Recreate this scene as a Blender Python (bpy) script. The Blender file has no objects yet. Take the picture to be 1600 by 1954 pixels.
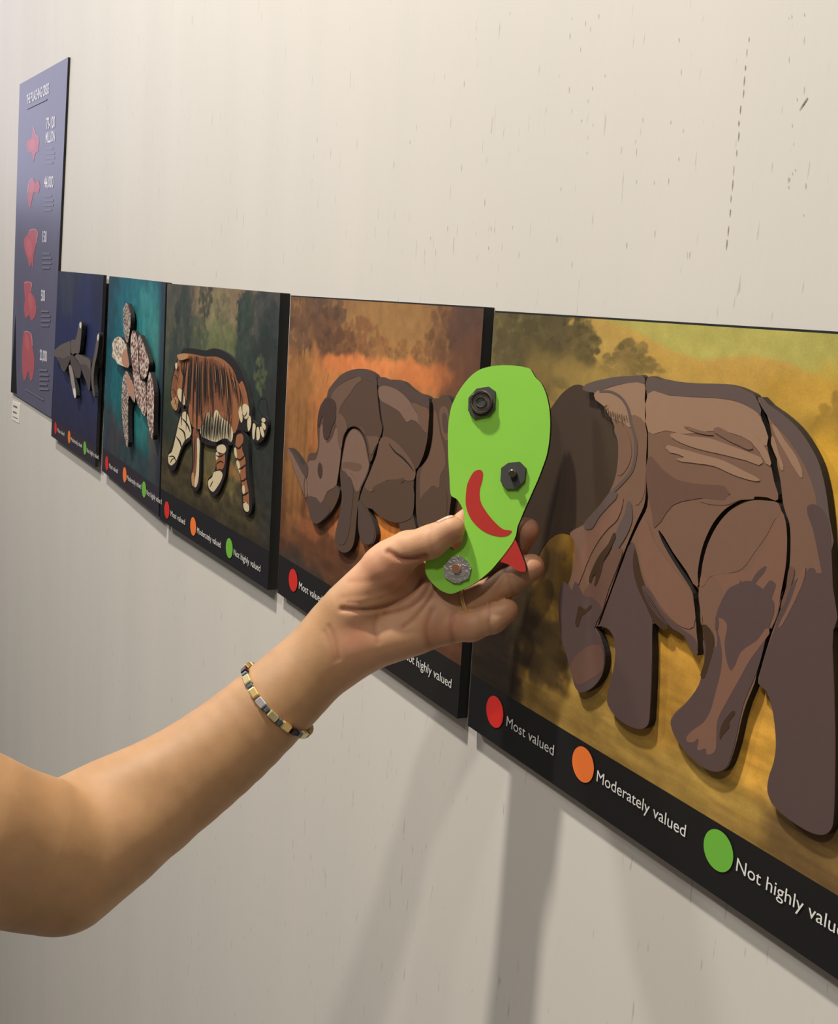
import bpy, bmesh, math, random
import numpy as np
from mathutils import Matrix, Vector

# ------------------------------------------------------------------ camera
FPX = 2200.0
YAW, PITCH, ROLL = 1.06701, -0.17505, 0.06632
CAM = np.array([0.68416, -0.42797, -0.0018])
_f = np.array([-math.sin(YAW) * math.cos(PITCH), math.cos(YAW) * math.cos(PITCH), math.sin(PITCH)])
_r = np.cross(_f, [0, 0, 1.0]); _r /= np.linalg.norm(_r)
_u = np.cross(_r, _f)
CR = math.cos(ROLL) * _r + math.sin(ROLL) * _u
CU = -math.sin(ROLL) * _r + math.cos(ROLL) * _u
CF = _f
scene = bpy.context.scene
COL = scene.collection
cam_data = bpy.data.cameras.new('camera')
cam_data.sensor_fit = 'HORIZONTAL'
cam_data.sensor_width = 36.0
cam_data.lens = FPX / 1600.0 * 36.0
cam_data.clip_start = 0.02
cam_obj = bpy.data.objects.new('camera', cam_data)
COL.objects.link(cam_obj)
cam_obj.matrix_world = Matrix(((CR[0], CU[0], -CF[0], CAM[0]), (CR[1], CU[1], -CF[1], CAM[1]),
                               (CR[2], CU[2], -CF[2], CAM[2]), (0, 0, 0, 1)))
scene.camera = cam_obj

# ------------------------------------------------------------------ world, lights, exposure
scene.view_settings.view_transform = 'Standard'
scene.view_settings.look = 'None'
scene.view_settings.gamma = 1.0
scene.view_settings.use_curve_mapping = False
scene.view_settings.exposure = -0.60
world = bpy.data.worlds.new('room_ambient')
scene.world = world
world.use_nodes = True
world.node_tree.nodes['Background'].inputs[0].default_value = (1.0, 0.96, 0.92, 1)
world.node_tree.nodes['Background'].inputs[1].default_value = 0.08

def area_light(name, loc, target, size, power, color, shape='DISK'):
    ld = bpy.data.lights.new(name, 'AREA')
    ld.shape = shape
    ld.size = size
    ld.energy = power
    ld.color = color
    lo = bpy.data.objects.new(name, ld)
    COL.objects.link(lo)
    lo.location = loc
    d = Vector(target) - Vector(loc)
    lo.rotation_euler = d.to_track_quat('-Z', 'Y').to_euler()
    return lo
# two ceiling downlights in front of the wall, added fill lamps, cool daylight from the far end of the room
area_light('downlight_or_fill', (-0.33, -1.0, 2.1), (-0.1, 0.0, -0.3), 0.13, 104.0, (1.0, 0.94, 0.86))
area_light('downlight_or_fill', (0.50, -1.5, 2.05), (0.0, 0.0, -0.3), 0.20, 11.0, (1.0, 0.94, 0.87))  # added lamp, widens the arm's shadow band on the wall
area_light('downlight_or_fill', (1.25, -1.9, 2.0), (0.0, 0.0, -0.3), 0.22, 34.0, (1.0, 0.94, 0.87))
area_light('downlight_or_fill', (-2.7, -1.8, 1.9), (-1.8, 0.0, -1.0), 0.30, 66.0, (1.0, 0.95, 0.91))  # added fill that keeps the left part of the wall bright
area_light('daylight_window', (-4.6, -0.9, 1.0), (-1.5, 0.0, 0.0), 1.4, 18.0, (0.74, 0.75, 1.0), 'SQUARE')

# ------------------------------------------------------------------ helpers
def ray(x, y):
    v = CF * FPX + CR * (x - 800.0) - CU * (y - 977.0)
    return v
def at(x, y, d):
    """world point seen at photo pixel (x, y) at distance d along the view axis"""
    return CAM + ray(x, y) * (d / FPX)
def hit_y(x, y, Y):
    v = ray(x, y)
    return CAM + v * ((Y - CAM[1]) / v[1])
def proj(P):
    P = np.asarray(P, float)
    v = P - CAM
    z = v @ CF
    return np.stack([800 + FPX * (v @ CR) / z, 977 - FPX * (v @ CU) / z], -1)
def s2l(c):
    c = np.asarray(c, float) / 255.0
    return np.where(c <= 0.04045, c / 12.92, ((c + 0.055) / 1.055) ** 2.4)
ALB = 1.12
def lin(c, k=ALB):
    v = np.clip(s2l(c) * k, 0, 0.95)
    return (float(v[0]), float(v[1]), float(v[2]), 1.0)

MATS = {}
def mat(name, rgb, rough=0.6, metal=0.0, noise=0.0, nscale=60.0, bump=0.0, coat=0.0, spec=0.5, k=ALB):
    if name in MATS:
        return MATS[name]
    m = bpy.data.materials.new(name)
    m.use_nodes = True
    nt = m.node_tree
    b = nt.nodes['Principled BSDF']
    c = lin(rgb, k)
    b.inputs['Roughness'].default_value = rough
    b.inputs['Metallic'].default_value = metal
    b.inputs['Coat Weight'].default_value = coat
    b.inputs['Specular IOR Level'].default_value = spec
    tc = nt.nodes.new('ShaderNodeTexCoord')
    nz = nt.nodes.new('ShaderNodeTexNoise')
    nz.inputs['Scale'].default_value = nscale
    nz.inputs['Detail'].default_value = 5.0
    nt.links.new(tc.outputs['Object'], nz.inputs['Vector'])
    mx = nt.nodes.new('ShaderNodeMix')
    mx.data_type = 'RGBA'
    mx.inputs['A'].default_value = tuple(max(0, v * (1 - noise)) for v in c[:3]) + (1,)
    mx.inputs['B'].default_value = tuple(min(1, v * (1 + noise)) for v in c[:3]) + (1,)
    nt.links.new(nz.outputs['Fac'], mx.inputs['Factor'])
    nt.links.new(mx.outputs['Result'], b.inputs['Base Color'])
    if bump:
        bp = nt.nodes.new('ShaderNodeBump')
        bp.inputs['Strength'].default_value = bump
        bp.inputs['Distance'].default_value = 0.001
        nt.links.new(nz.outputs['Fac'], bp.inputs['Height'])
        nt.links.new(bp.outputs['Normal'], b.inputs['Normal'])
    MATS[name] = m
    return m

def tag(o, label=None, cat=None, group=None, kind=None):
    if label: o['label'] = label
    if cat: o['category'] = cat
    if group: o['group'] = group
    if kind: o['kind'] = kind
    return o
def empty(name, mw, parent=None):
    o = bpy.data.objects.new(name, None)
    o.empty_display_size = 0.02
    COL.objects.link(o)
    o.matrix_world = mw
    return o
def mesh_obj(name, verts, faces, mats, parent=None, fmat=None, smooth=False, mw=None):
    me = bpy.data.meshes.new(name)
    me.from_pydata([tuple(map(float, v)) for v in verts], [], faces)
    for m in (mats if isinstance(mats, (list, tuple)) else [mats]):
        me.materials.append(m)
    if fmat is not None:
        me.polygons.foreach_set('material_index', fmat)
    if smooth:
        me.polygons.foreach_set('use_smooth', [True] * len(me.polygons))
    me.update()
    o = bpy.data.objects.new(name, me)
    COL.objects.link(o)
    if parent is not None:
        o.parent = parent
    elif mw is not None:
        o.matrix_world = mw
    return o
def obj_bm(name, bm, mats, parent=None, smooth=False, mw=None):
    me = bpy.data.meshes.new(name)
    bmesh.ops.recalc_face_normals(bm, faces=bm.faces)
    bm.to_mesh(me); bm.free()
    for m in (mats if isinstance(mats, (list, tuple)) else [mats]):
        me.materials.append(m)
    if smooth:
        me.polygons.foreach_set('use_smooth', [True] * len(me.polygons))
    o = bpy.data.objects.new(name, me)
    COL.objects.link(o)
    if parent is not None: o.parent = parent
    elif mw is not None: o.matrix_world = mw
    return o
def spline(pts, n=5, closed=True):
    """Catmull-Rom through the points"""
    P = [np.asarray(p, float) for p in pts]
    m = len(P); out = []
    for i in range(m if closed else m - 1):
        g = lambda j: P[j % m] if closed else P[min(max(j, 0), m - 1)]
        a, b, c, d = g(i - 1), g(i), g(i + 1), g(i + 2)
        # centripetal-ish: shorten tangents where neighbours are far to avoid loops
        lb = np.linalg.norm(c - b) + 1e-9
        t1 = (c - a); t1 = t1 / (np.linalg.norm(t1) + 1e-9) * lb * 0.9
        t2 = (d - b); t2 = t2 / (np.linalg.norm(t2) + 1e-9) * lb * 0.9
        for j in range(n):
            t = j / n
            h1 = 2 * t**3 - 3 * t**2 + 1; h2 = t**3 - 2 * t**2 + t
            h3 = -2 * t**3 + 3 * t**2; h4 = t**3 - t**2
            out.append(h1 * b + h2 * t1 + h3 * c + h4 * t2)
    if not closed: out.append(P[-1])
    return out
def area2(p):
    p = np.asarray(p); x, y = p[:, 0], p[:, 1]
    return 0.5 * np.sum(x * np.roll(y, -1) - np.roll(x, -1) * y)
def slab(name, poly, y_front, y_back, mats, parent, bevel=0.0):
    """flat-cut sheet: polygon in local (x, z), front at y_front (towards the room), back at y_back"""
    p = [np.asarray(q, float) for q in poly]
    if area2(p) < 0: p = p[::-1]
    n = len(p)
    V = [(q[0], y_front, q[1]) for q in p] + [(q[0], y_back, q[1]) for q in p]
    F = [list(range(n)), list(range(2 * n - 1, n - 1, -1))]
    F += [[i, i + n, (i + 1) % n + n, (i + 1) % n] for i in range(n)]
    fm = [0, 1] + [1] * n
    return mesh_obj(name, V, F, mats, parent, fm)
def patches(name, polys, y0, mats, parent, step=0.00004):
    """several printed flat shapes on one face, each a hair above the last; polys = [(poly, material index)]"""
    V, F, fm = [], [], []
    for i, (poly, mi) in enumerate(polys):
        p = [np.asarray(q, float) for q in poly]
        if area2(p) < 0: p = p[::-1]
        b = len(V)
        y = y0 - step * (i + 1)
        V += [(q[0], y, q[1]) for q in p]
        F.append(list(range(b, b + len(p)))); fm.append(mi)
    return mesh_obj(name, V, F, mats, parent, fm)
def bm_box(bm, cx, cy, cz, sx, sy, sz, M=None):
    r = bmesh.ops.create_cube(bm, size=1.0)
    for v in r['verts']:
        v.co = Vector((v.co.x * sx + cx, v.co.y * sy + cy, v.co.z * sz + cz))
        if M is not None: v.co = M @ v.co
    return r['verts']
def text_mesh(name, body, m, parent, loc, width=None, height=None, bold=0.0, y=0.0, extrude=0.0):
    """text in local xz plane facing -y; scaled so that it is `width` wide (and caps `height` tall)"""
    cu = bpy.data.curves.new(name, 'FONT')
    cu.body = body
    cu.size = 1.0
    cu.offset = bold
    cu.extrude = 0.0
    cu.resolution_u = 4
    tmp = bpy.data.objects.new(name, cu)
    COL.objects.link(tmp)
    dg = bpy.context.evaluated_depsgraph_get()
    me = bpy.data.meshes.new_from_object(tmp.evaluated_get(dg))
    bpy.data.objects.remove(tmp); bpy.data.curves.remove(cu)
    n = len(me.vertices)
    co = np.empty(n * 3); me.vertices.foreach_get('co', co); co = co.reshape(-1, 3)
    x0, x1 = co[:, 0].min(), co[:, 0].max()
    sx = width / (x1 - x0)
    sz = (height / 0.73) if height else sx
    new = np.zeros_like(co)
    new[:, 0] = (co[:, 0] - x0) * sx + loc[0]
    new[:, 2] = co[:, 1] * sz + loc[1]
    new[:, 1] = y
    me.vertices.foreach_set('co', new.ravel())
    me.name = name
    me.materials.clear(); me.materials.append(m)
    me.update()
    o = bpy.data.objects.new(name, me)
    COL.objects.link(o)
    o.parent = parent
    return o
# value noise for painting prints
_rng = np.random.RandomState(7)
_T = _rng.rand(256, 256)
def vnoise(x, y):
    xi = np.floor(x).astype(int); yi = np.floor(y).astype(int)
    fx = x - xi; fy = y - yi
    fx = fx * fx * (3 - 2 * fx); fy = fy * fy * (3 - 2 * fy)
    a = _T[xi & 255, yi & 255]; b = _T[(xi + 1) & 255, yi & 255]
    c = _T[xi & 255, (yi + 1) & 255]; d = _T[(xi + 1) & 255, (yi + 1) & 255]
    return (a * (1 - fx) + b * fx) * (1 - fy) + (c * (1 - fx) + d * fx) * fy
def fbm(x, y, o=4):
    s = 0; a = 0.5
    for i in range(o):
        s = s + a * vnoise(x * 2**i + 17.3 * i, y * 2**i + 5.1 * i); a *= 0.5
    return s / (1 - 0.5**o)
def sstep(a, b, x):
    t = np.clip((x - a) / (b - a), 0, 1)
    return t * t * (3 - 2 * t)
# ------------------------------------------------------------------ setting
WALL_Y = 0.0075
def wall_material():
    m = bpy.data.materials.new('painted_plywood_wall')
    m.use_nodes = True
    nt = m.node_tree; b = nt.nodes['Principled BSDF']
    tc = nt.nodes.new('ShaderNodeTexCoord')
    mp = nt.nodes.new('ShaderNodeMapping'); mp.inputs['Scale'].default_value = (1, 1, 0.12)
    nt.links.new(tc.outputs['Object'], mp.inputs['Vector'])
    n1 = nt.nodes.new('ShaderNodeTexNoise'); n1.inputs['Scale'].default_value = 9; n1.inputs['Detail'].default_value = 3
    n2 = nt.nodes.new('ShaderNodeTexNoise'); n2.inputs['Scale'].default_value = 160; n2.inputs['Detail'].default_value = 6
    n3 = nt.nodes.new('ShaderNodeTexNoise'); n3.inputs['Scale'].default_value = 330; n3.inputs['Detail'].default_value = 2
    for n in (n1, n2, n3): nt.links.new(mp.outputs['Vector'], n.inputs['Vector'])
    r1 = nt.nodes.new('ShaderNodeValToRGB')
    r1.color_ramp.elements[0].position = 0.3; r1.color_ramp.elements[0].color = lin((214, 210, 200), 1.05)
    r1.color_ramp.elements[1].position = 0.7; r1.color_ramp.elements[1].color = lin((219, 214, 204), 1.05)
    nt.links.new(n1.outputs['Fac'], r1.inputs['Fac'])
    r2 = nt.nodes.new('ShaderNodeValToRGB')
    r2.color_ramp.elements[0].position = 0.245; r2.color_ramp.elements[0].color = (0.62, 0.60, 0.57, 1)
    r2.color_ramp.elements[1].position = 0.30; r2.color_ramp.elements[1].color = (1, 1, 1, 1)
    nt.links.new(n3.outputs['Fac'], r2.inputs['Fac'])
    mx = nt.nodes.new('ShaderNodeMix'); mx.data_type = 'RGBA'; mx.blend_type = 'MULTIPLY'; mx.inputs['Factor'].default_value = 0.6
    nt.links.new(r1.outputs['Color'], mx.inputs['A']); nt.links.new(r2.outputs['Color'], mx.inputs['B'])
    nt.links.new(mx.outputs['Result'], b.inputs['Base Color'])
    b.inputs['Roughness'].default_value = 0.55
    bp = nt.nodes.new('ShaderNodeBump'); bp.inputs['Strength'].default_value = 0.25; bp.inputs['Distance'].default_value = 0.0006
    nt.links.new(n2.outputs['Fac'], bp.inputs['Height']); nt.links.new(bp.outputs['Normal'], b.inputs['Normal'])
    return m
bm = bmesh.new(); bm_box(bm, -1.0, WALL_Y + 0.05, -0.20, 9.0, 0.10, 3.8)
wall = tag(obj_bm('wall_back', bm, wall_material()), kind='structure')
bm = bmesh.new(); bm_box(bm, -1.0, -2.0, -2.15, 9.0, 4.2, 0.1)
tag(obj_bm('floor', bm, mat('grey_floor', (120, 116, 110), 0.5, noise=0.15, nscale=8)), kind='structure')
# scratches in the paint: dashed crack on the upper right and short nicks
scr = []
def scratch(p, q, w):
    a = hit_y(p[0], p[1], WALL_Y - 0.0003); b = hit_y(q[0], q[1], WALL_Y - 0.0003)
    d = b - a; d /= np.linalg.norm(d); s = np.cross(d, [0, 1, 0]) * w / 2
    scr.append([a - s, a + s, (a + b) / 2 + s * 1.5, b + s * 0.4, b - s * 0.4, (a + b) / 2 - s * 1.5])
rs = random.Random(3)
y = 70.0
while y < 470:
    L = rs.uniform(6, 22)
    x = 1430 - (y - 70) * 0.112 + rs.uniform(-1.5, 1.5)
    scratch((x, y), (x - L * 0.1, y + L), rs.uniform(0.0002, 0.00045))
    y += L + rs.uniform(4, 18)
scratch((1542, 186), (1526, 210), 0.0006)
for i in range(70):
    x = rs.choice([rs.uniform(780, 1000), rs.uniform(1060, 1160), rs.uniform(1180, 1320), rs.uniform(1500, 1540)])
    y = rs.uniform(10, 500); L = rs.uniform(4, 15)
    scratch((x, y), (x - L * 0.08, y + L), rs.uniform(0.00012, 0.00025))
for i in range(10):
    x = rs.uniform(450, 760); y = rs.uniform(1480, 1900); L = rs.uniform(4, 12)
    scratch((x, y), (x - L * 0.1, y + L), rs.uniform(0.00012, 0.00025))
V, F = [], []
for q in scr:
    F.append(list(range(len(V), len(V) + 6))); V += q
so = mesh_obj('paint_scratches', V, F, mat('scratch_grey', (150, 142, 132), 0.8), wall)
so['kind'] = 'stuff'

# ------------------------------------------------------------------ board frames: each board has its own plane in front of the wall
W0, H0 = 0.36607, 0.30
PX = [-1.49256, -1.10474, -0.75433, -0.37801, 0.0]
YL = [-0.003, -0.002, -0.006, 0.0003, 0.0]
YR = [-0.003, -0.006, -0.003, -0.001, 0.0]
QUAD = {  # photo pixels TL, TR, BR, BL
    0: [(111, 517), (198.3, 524.7), (182, 891), (98, 832)],
    1: [(209, 527), (317, 539), (303, 986), (194.5, 898)],
    2: [(320, 541), (535.7, 559), (511.7, 1126), (305.5, 991)],
    3: [(556, 563.5), (924.8, 585.6), (874, 1371.6), (530, 1131)],
}
class Frame:
    """local frame of a flat sheet: x along it, z up in it, y into the wall"""
    def __init__(s, O, ex, ez):
        s.ex = ex / np.linalg.norm(ex)
        ez = ez - s.ex * (ez @ s.ex); s.ez = ez / np.linalg.norm(ez)
        s.ey = np.cross(s.ez, s.ex); s.O = np.asarray(O, float)
    def mw(s, uv=(0, 0), h=0.0):
        o = s.O + s.ex * uv[0] + s.ez * uv[1] - s.ey * h
        return Matrix(((s.ex[0], s.ey[0], s.ez[0], o[0]), (s.ex[1], s.ey[1], s.ez[1], o[1]), (s.ex[2], s.ey[2], s.ez[2], o[2]), (0, 0, 0, 1)))
    def L(s, x, y, h=0.0):
        """photo pixel -> local (x, z) on the sheet, h metres proud of it"""
        v = ray(x, y); P0 = s.O - s.ey * h
        t = ((P0 - CAM) @ s.ey) / (v @ s.ey)
        d = CAM + v * t - P0
        return np.array([d @ s.ex, d @ s.ez])
FR = []
for k in range(5):
    A = np.array([PX[k], YL[k], 0.0]); B = np.array([PX[k] + W0, YR[k], 0.0])
    f0 = Frame(A, B - A, np.array([0, 0, 1.0]))
    tl = f0.L(*(QUAD[k][0] if k < 4 else (945, 592.8)))
    FR.append(Frame(f0.O + f0.ex * tl[0] + f0.ez * tl[1], f0.ex, f0.ez))
QL = {}
for k in range(4): QL[k] = [FR[k].L(*p) for p in QUAD[k]]
e = FR[4]
tl = e.L(945, 592.8); bl = e.L(893.5, 1384.4); t2 = e.L(1600, 632.6); b2 = e.L(1586.5, 1860)
we = W0
QL[4] = [tl, tl + (t2 - tl) * we / (t2 - tl)[0], bl + (b2 - bl) * we / (b2 - bl)[0], bl]
# crops of the photo used as tracing frames
def crop(x0, y0, s): return lambda pts: [(x0 + s * p[0], y0 + s * p[1]) for p in pts]
c3 = crop(90, 500, 240 / 1019.0); c4 = crop(290, 530, 270 / 879.0); c5 = crop(520, 540, 430 / 1556.0)
c6 = crop(900, 570, 0.4375); c7 = crop(880, 1100, 0.45)

# ------------------------------------------------------------------ painted prints (colour per vertex of a fine grid)
def print_material(name):
    m = bpy.data.materials.new(name); m.use_nodes = True
    nt = m.node_tree; b = nt.nodes['Principled BSDF']
    a = nt.nodes.new('ShaderNodeVertexColor'); a.layer_name = 'ink'
    tc = nt.nodes.new('ShaderNodeTexCoord')
    nz = nt.nodes.new('ShaderNodeTexNoise'); nz.inputs['Scale'].default_value = 900; nz.inputs['Detail'].default_value = 3
    nt.links.new(tc.outputs['Object'], nz.inputs['Vector'])
    mr = nt.nodes.new('ShaderNodeMapRange'); mr.inputs['To Min'].default_value = 0.85; mr.inputs['To Max'].default_value = 1.15
    nt.links.new(nz.outputs['Fac'], mr.inputs['Value'])
    mx = nt.nodes.new('ShaderNodeMix'); mx.data_type = 'RGBA'; mx.blend_type = 'MULTIPLY'; mx.inputs['Factor'].default_value = 1.0
    nt.links.new(a.outputs['Color'], mx.inputs['A']); nt.links.new(mr.outputs['Result'], mx.inputs['B'])
    nt.links.new(mx.outputs['Result'], b.inputs['Base Color'])
    b.inputs['Roughness'].default_value = 0.5
    b.inputs['Specular IOR Level'].default_value = 0.3
    return m
class Painter:
    def __init__(s, fr, quad, nu, nv, vtop=0.0, vbot=1.0):
        s.fr = fr
        a, b = np.meshgrid(np.linspace(0, 1, nu), np.linspace(vtop, vbot, nv))
        s.nu, s.nv = nu, nv
        q = np.array(quad)
        P = ((1 - a) * (1 - b))[..., None] * q[0] + (a * (1 - b))[..., None] * q[1] + (a * b)[..., None] * q[2] + ((1 - a) * b)[..., None] * q[3]
        s.u = P[..., 0]; s.v = P[..., 1]; s.a = a; s.b = b
        s.C = np.zeros(a.shape + (3,))
    def mixc(s, col, m):
        m = np.clip(m, 0, 1)[..., None]
        s.C = s.C * (1 - m) + np.asarray(col, float) * m
    def vgrad(s, stops):
        b = s.b
        xs = [t[0] for t in stops]
        for i in range(3): s.C[..., i] = np.interp(b, xs, [t[1][i] for t in stops])
    def pos(s, p): return s.fr.L(*p)
    def blob(s, px, ru, rv, col, k=1.0, rough=0.0, sc=60, soft=0.5):
        """soft patch; px photo pixel of its centre, ru/rv radii in metres"""
        c = s.pos(px)
        d = np.sqrt(((s.u - c[0]) / ru) ** 2 + ((s.v - c[1]) / rv) ** 2)
        if rough: d = d + rough * (fbm(s.u * sc + 9, s.v * sc + 3) - 0.5) * 2
        s.mixc(col, k * (1 - sstep(1 - soft, 1 + soft * 0.3, d)))
    def below(s, pts, col, k=1.0, soft=0.003, rough=0.0, sc=40):
        """fill below a ridge line given in photo pixels"""
        L = np.array([s.pos(p) for p in pts]); L = L[np.argsort(L[:, 0])]
        y = np.interp(s.u, L[:, 0], L[:, 1])
        d = y - s.v + (rough * (fbm(s.u * sc, s.v * sc * 0.5) - 0.5) if rough else 0)
        s.mixc(col, k * sstep(-soft, soft, d))
    def tree(s, px, ru, rv, col, k=0.9, seed=0, trunk=True, n=46):
        c = s.pos(px); r = np.random.RandomState(seed)
        m = np.zeros_like(s.u); tone = np.zeros_like(s.u)
        nz1 = fbm(s.u * 260 + seed, s.v * 260, 4) - 0.5
        for i in range(n):
            ang = r.rand() * 6.28; q = r.rand() ** 0.5
            cu = c[0] + ru * 0.85 * q * math.cos(ang); cv = c[1] + rv * (0.85 * q * math.sin(ang) + 0.06)
            w = 0.13 + 0.15 * r.rand()
            d = np.sqrt(((s.u - cu) / (ru * w)) ** 2 + ((s.v - cv) / (rv * w * 0.8)) ** 2) + 1.1 * nz1
            mm = (1 - sstep(0.6, 1.1, d)) * (0.55 + 0.45 * r.rand())
            tone = np.where(mm > m, r.rand() - 0.5, tone); m = np.maximum(m, mm)
        if trunk:
            for j in range(3):
                x = c[0] + (j - 1) * ru * 0.2 + (s.v - c[1]) * 0.12 * (j - 1)
                t = (1 - sstep(0.0007, 0.0018, np.abs(s.u - x - 0.002 * np.sin(s.v * 120 + j)))) * (s.v < c[1]) * (s.v > c[1] - rv * 1.35)
                m = np.maximum(m, t * 0.85)
        m = np.clip(k * m, 0, 1)[..., None]
        s.C = s.C * (1 - m) + np.asarray(col, float) * (1 + 0.22 * tone[..., None]) * m
    def streak(s, amt, su=14, sv=160, mask=1.0):
        n = (fbm(s.u * su, s.v * sv) - 0.5) * 2
        s.C = s.C * (1 + amt * n * mask)[..., None]
    def speck(s, amt, sc=120, mask=1.0):
        n = (fbm(s.u * sc, s.v * sc, 5) - 0.5) * 2
        s.C = s.C * (1 + amt * n * mask)[..., None]
    def build(s, name, m, parent, y):
        nu, nv = s.nu, s.nv
        idx = np.arange(nu * nv).reshape(nv, nu)
        F = np.stack([idx[1:, :-1], idx[1:, 1:], idx[:-1, 1:], idx[:-1, :-1]], -1).reshape(-1, 4)
        V = np.stack([s.u.ravel(), np.full(nu * nv, y), s.v.ravel()], -1)
        me = bpy.data.meshes.new(name)
        me.vertices.add(len(V)); me.vertices.foreach_set('co', V.ravel())
        me.loops.add(F.size); me.loops.foreach_set('vertex_index', F.ravel())
        me.polygons.add(len(F))
        me.polygons.foreach_set('loop_start', np.arange(0, F.size, 4))
        me.polygons.foreach_set('loop_total', np.full(len(F), 4))
        at_ = me.color_attributes.new('ink', 'FLOAT_COLOR', 'POINT')
        g_ = s.C.mean(-1, keepdims=True); s.C = s.C * 0.9 + g_ * 0.1
        c = np.clip(s2l(np.clip(s.C, 0, 255)) * ALB, 0, 1).reshape(-1, 3)
        at_.data.foreach_set('color', np.concatenate([c, np.ones((len(c), 1))], 1).ravel())
        me.materials.append(m); me.update(calc_edges=True)
        o = bpy.data.objects.new(name, me); COL.objects.link(o); o.parent = parent
        return o

# ------------------------------------------------------------------ puzzle boards
BLACK = mat('board_edge_black', (16, 15, 15), 0.7, noise=0.2)
LEG_R = mat('legend_red', (206, 42, 36), 0.5); LEG_O = mat('legend_orange', (240, 120, 50), 0.5); LEG_G = mat('legend_green', (108, 178, 60), 0.5)
LEG_W = mat('legend_white', (225, 222, 216), 0.5)
THICK = [0.0045, 0.008, 0.0102, 0.0082, 0.005]
BNAME = ['shark', 'turtle', 'tiger', 'rhino', 'elephant']
BLAB = ['navy blue puzzle board with the grey shark, farthest from the camera',
        'teal underwater puzzle board with the mottled sea turtle',
        'dark green jungle puzzle board with the striped tiger',
        'orange savanna puzzle board with the rhino, partly behind the hand',
        'large yellow savanna puzzle board with the headless elephant, nearest the camera']
STRIP = [lin_ for lin_ in ((46, 40, 50), (44, 37, 46), (25, 24, 27), (27, 25, 24), (21, 20, 20))]
DOTS = {0: [(107, 817), (133, 834), (163, 855)], 1: [(205, 884), (239, 906), (276, 934)], 2: [(319.8, 973), (370, 1004.5), (439, 1046)],
        3: [(561, 1107), None, None], 4: [(946.5, 1358), (1115, 1458.5), (1373.5, 1622.5)]}
ED = [FR[4].L(*p) for p in DOTS[4]]
# caption geometry measured on the elephant board: (start, end) pixels of each baseline
cap_px = [(c7([(197, 632)])[0], c7([(398, 748)])[0]), (c7([(580, 866)])[0], c7([(956, 1103)])[0]), (c7([(1172, 1245)])[0], None)]
CAPW = [('Most valued', 0.0), ('Moderately valued', 0.0), ('Not highly valued', 0.0)]
capL = [(FR[4].L(*a), FR[4].L(*b) if b else None) for a, b in cap_px]
mw_ = capL[1][1][0] - capL[1][0][0]
capW = [capL[0][1][0] - capL[0][0][0], mw_, mw_ * 0.95]
DOT_R = 0.0112
BOARDS = []
def caption_text(body): return body
strip_frac = [0.885, 0.875, 0.865, 0.865, 0.868]
def make_board(k, paint, nu, nv):
    fr = FR[k]; q = [np.array(p) for p in QL[k]]
    root = empty('puzzle_board', fr.mw())
    tag(root, BLAB[k], 'puzzle board', 'animal puzzle boards hung in a row')
    t = THICK[k]
    slab('board', q, 0.0, t, [BLACK, BLACK], root)
    # mounting block between the board and the wall
    c = sum(q) / 4
    inner = [c + (p - c) * 0.72 for p in q]
    yb = []
    for p in inner:
        w = fr.O + fr.ex * p[0] + fr.ez * p[1]
        yb.append((WALL_Y - w[1]) / fr.ey[1])
    V = [(p[0], t, p[1]) for p in inner] + [(p[0], b, p[1]) for p, b in zip(inner, yb)]
    mesh_obj('mounting_block', V, [[0, 1, 2, 3], [7, 6, 5, 4]] + [[i, i + 4, (i + 1) % 4 + 4, (i + 1) % 4] for i in range(4)], BLACK, root)
    sf = strip_frac[k]
    P = Painter(fr, q, nu, nv, 0.004 if k > 2 else 0.0, sf)
    paint(P)
    P.build('background_print', print_material('ink_' + BNAME[k]), root, -0.0003)
    # dark caption strip along the bottom
    lf = q[0] + (q[3] - q[0]) * sf; rt = q[1] + (q[2] - q[1]) * sf
    sm = mat('strip_' + BNAME[k], STRIP[k], 0.5, noise=0.06)
    patches('caption_strip', [([lf, rt, q[2], q[3]], 0)], -0.00018, [sm], root)
    # dots and words
    d = [fr.L(*p) if p is not None else None for p in DOTS[k]]
    if d[1] is None:
        sl = (q[2] - q[3]) / (q[2] - q[3])[0]
        d = [d[0], d[0] + sl * (ED[1] - ED[0])[0], d[0] + sl * (ED[2] - ED[0])[0]]
    sc = (d[2] - d[0])[0] / (ED[2] - ED[0])[0]
    sl = (d[2] - d[0]) / (d[2] - d[0])[0]
    for i, m in enumerate((LEG_R, LEG_O, LEG_G)):
        pts = [d[i] + DOT_R * np.array([math.cos(a), math.sin(a)]) for a in np.linspace(0, 2 * math.pi, 40, endpoint=False)]
        o = patches('legend_dot', [(pts, 0)], -0.0008, [m], root)
        o['label'] = ('red', 'orange', 'green')[i] + ' round legend dot'
        st = d[i] + (capL[i][0] - ED[i]) * np.array([sc, 1.0])
        txt = ('Most valued', 'Moderately valued', 'Not highly valued')[i]
        text_mesh('legend_text', txt, LEG_W, root, st, width=capW[i] * sc, height=0.0076, y=-0.0009)
    BOARDS.append(root)
    return root

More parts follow.
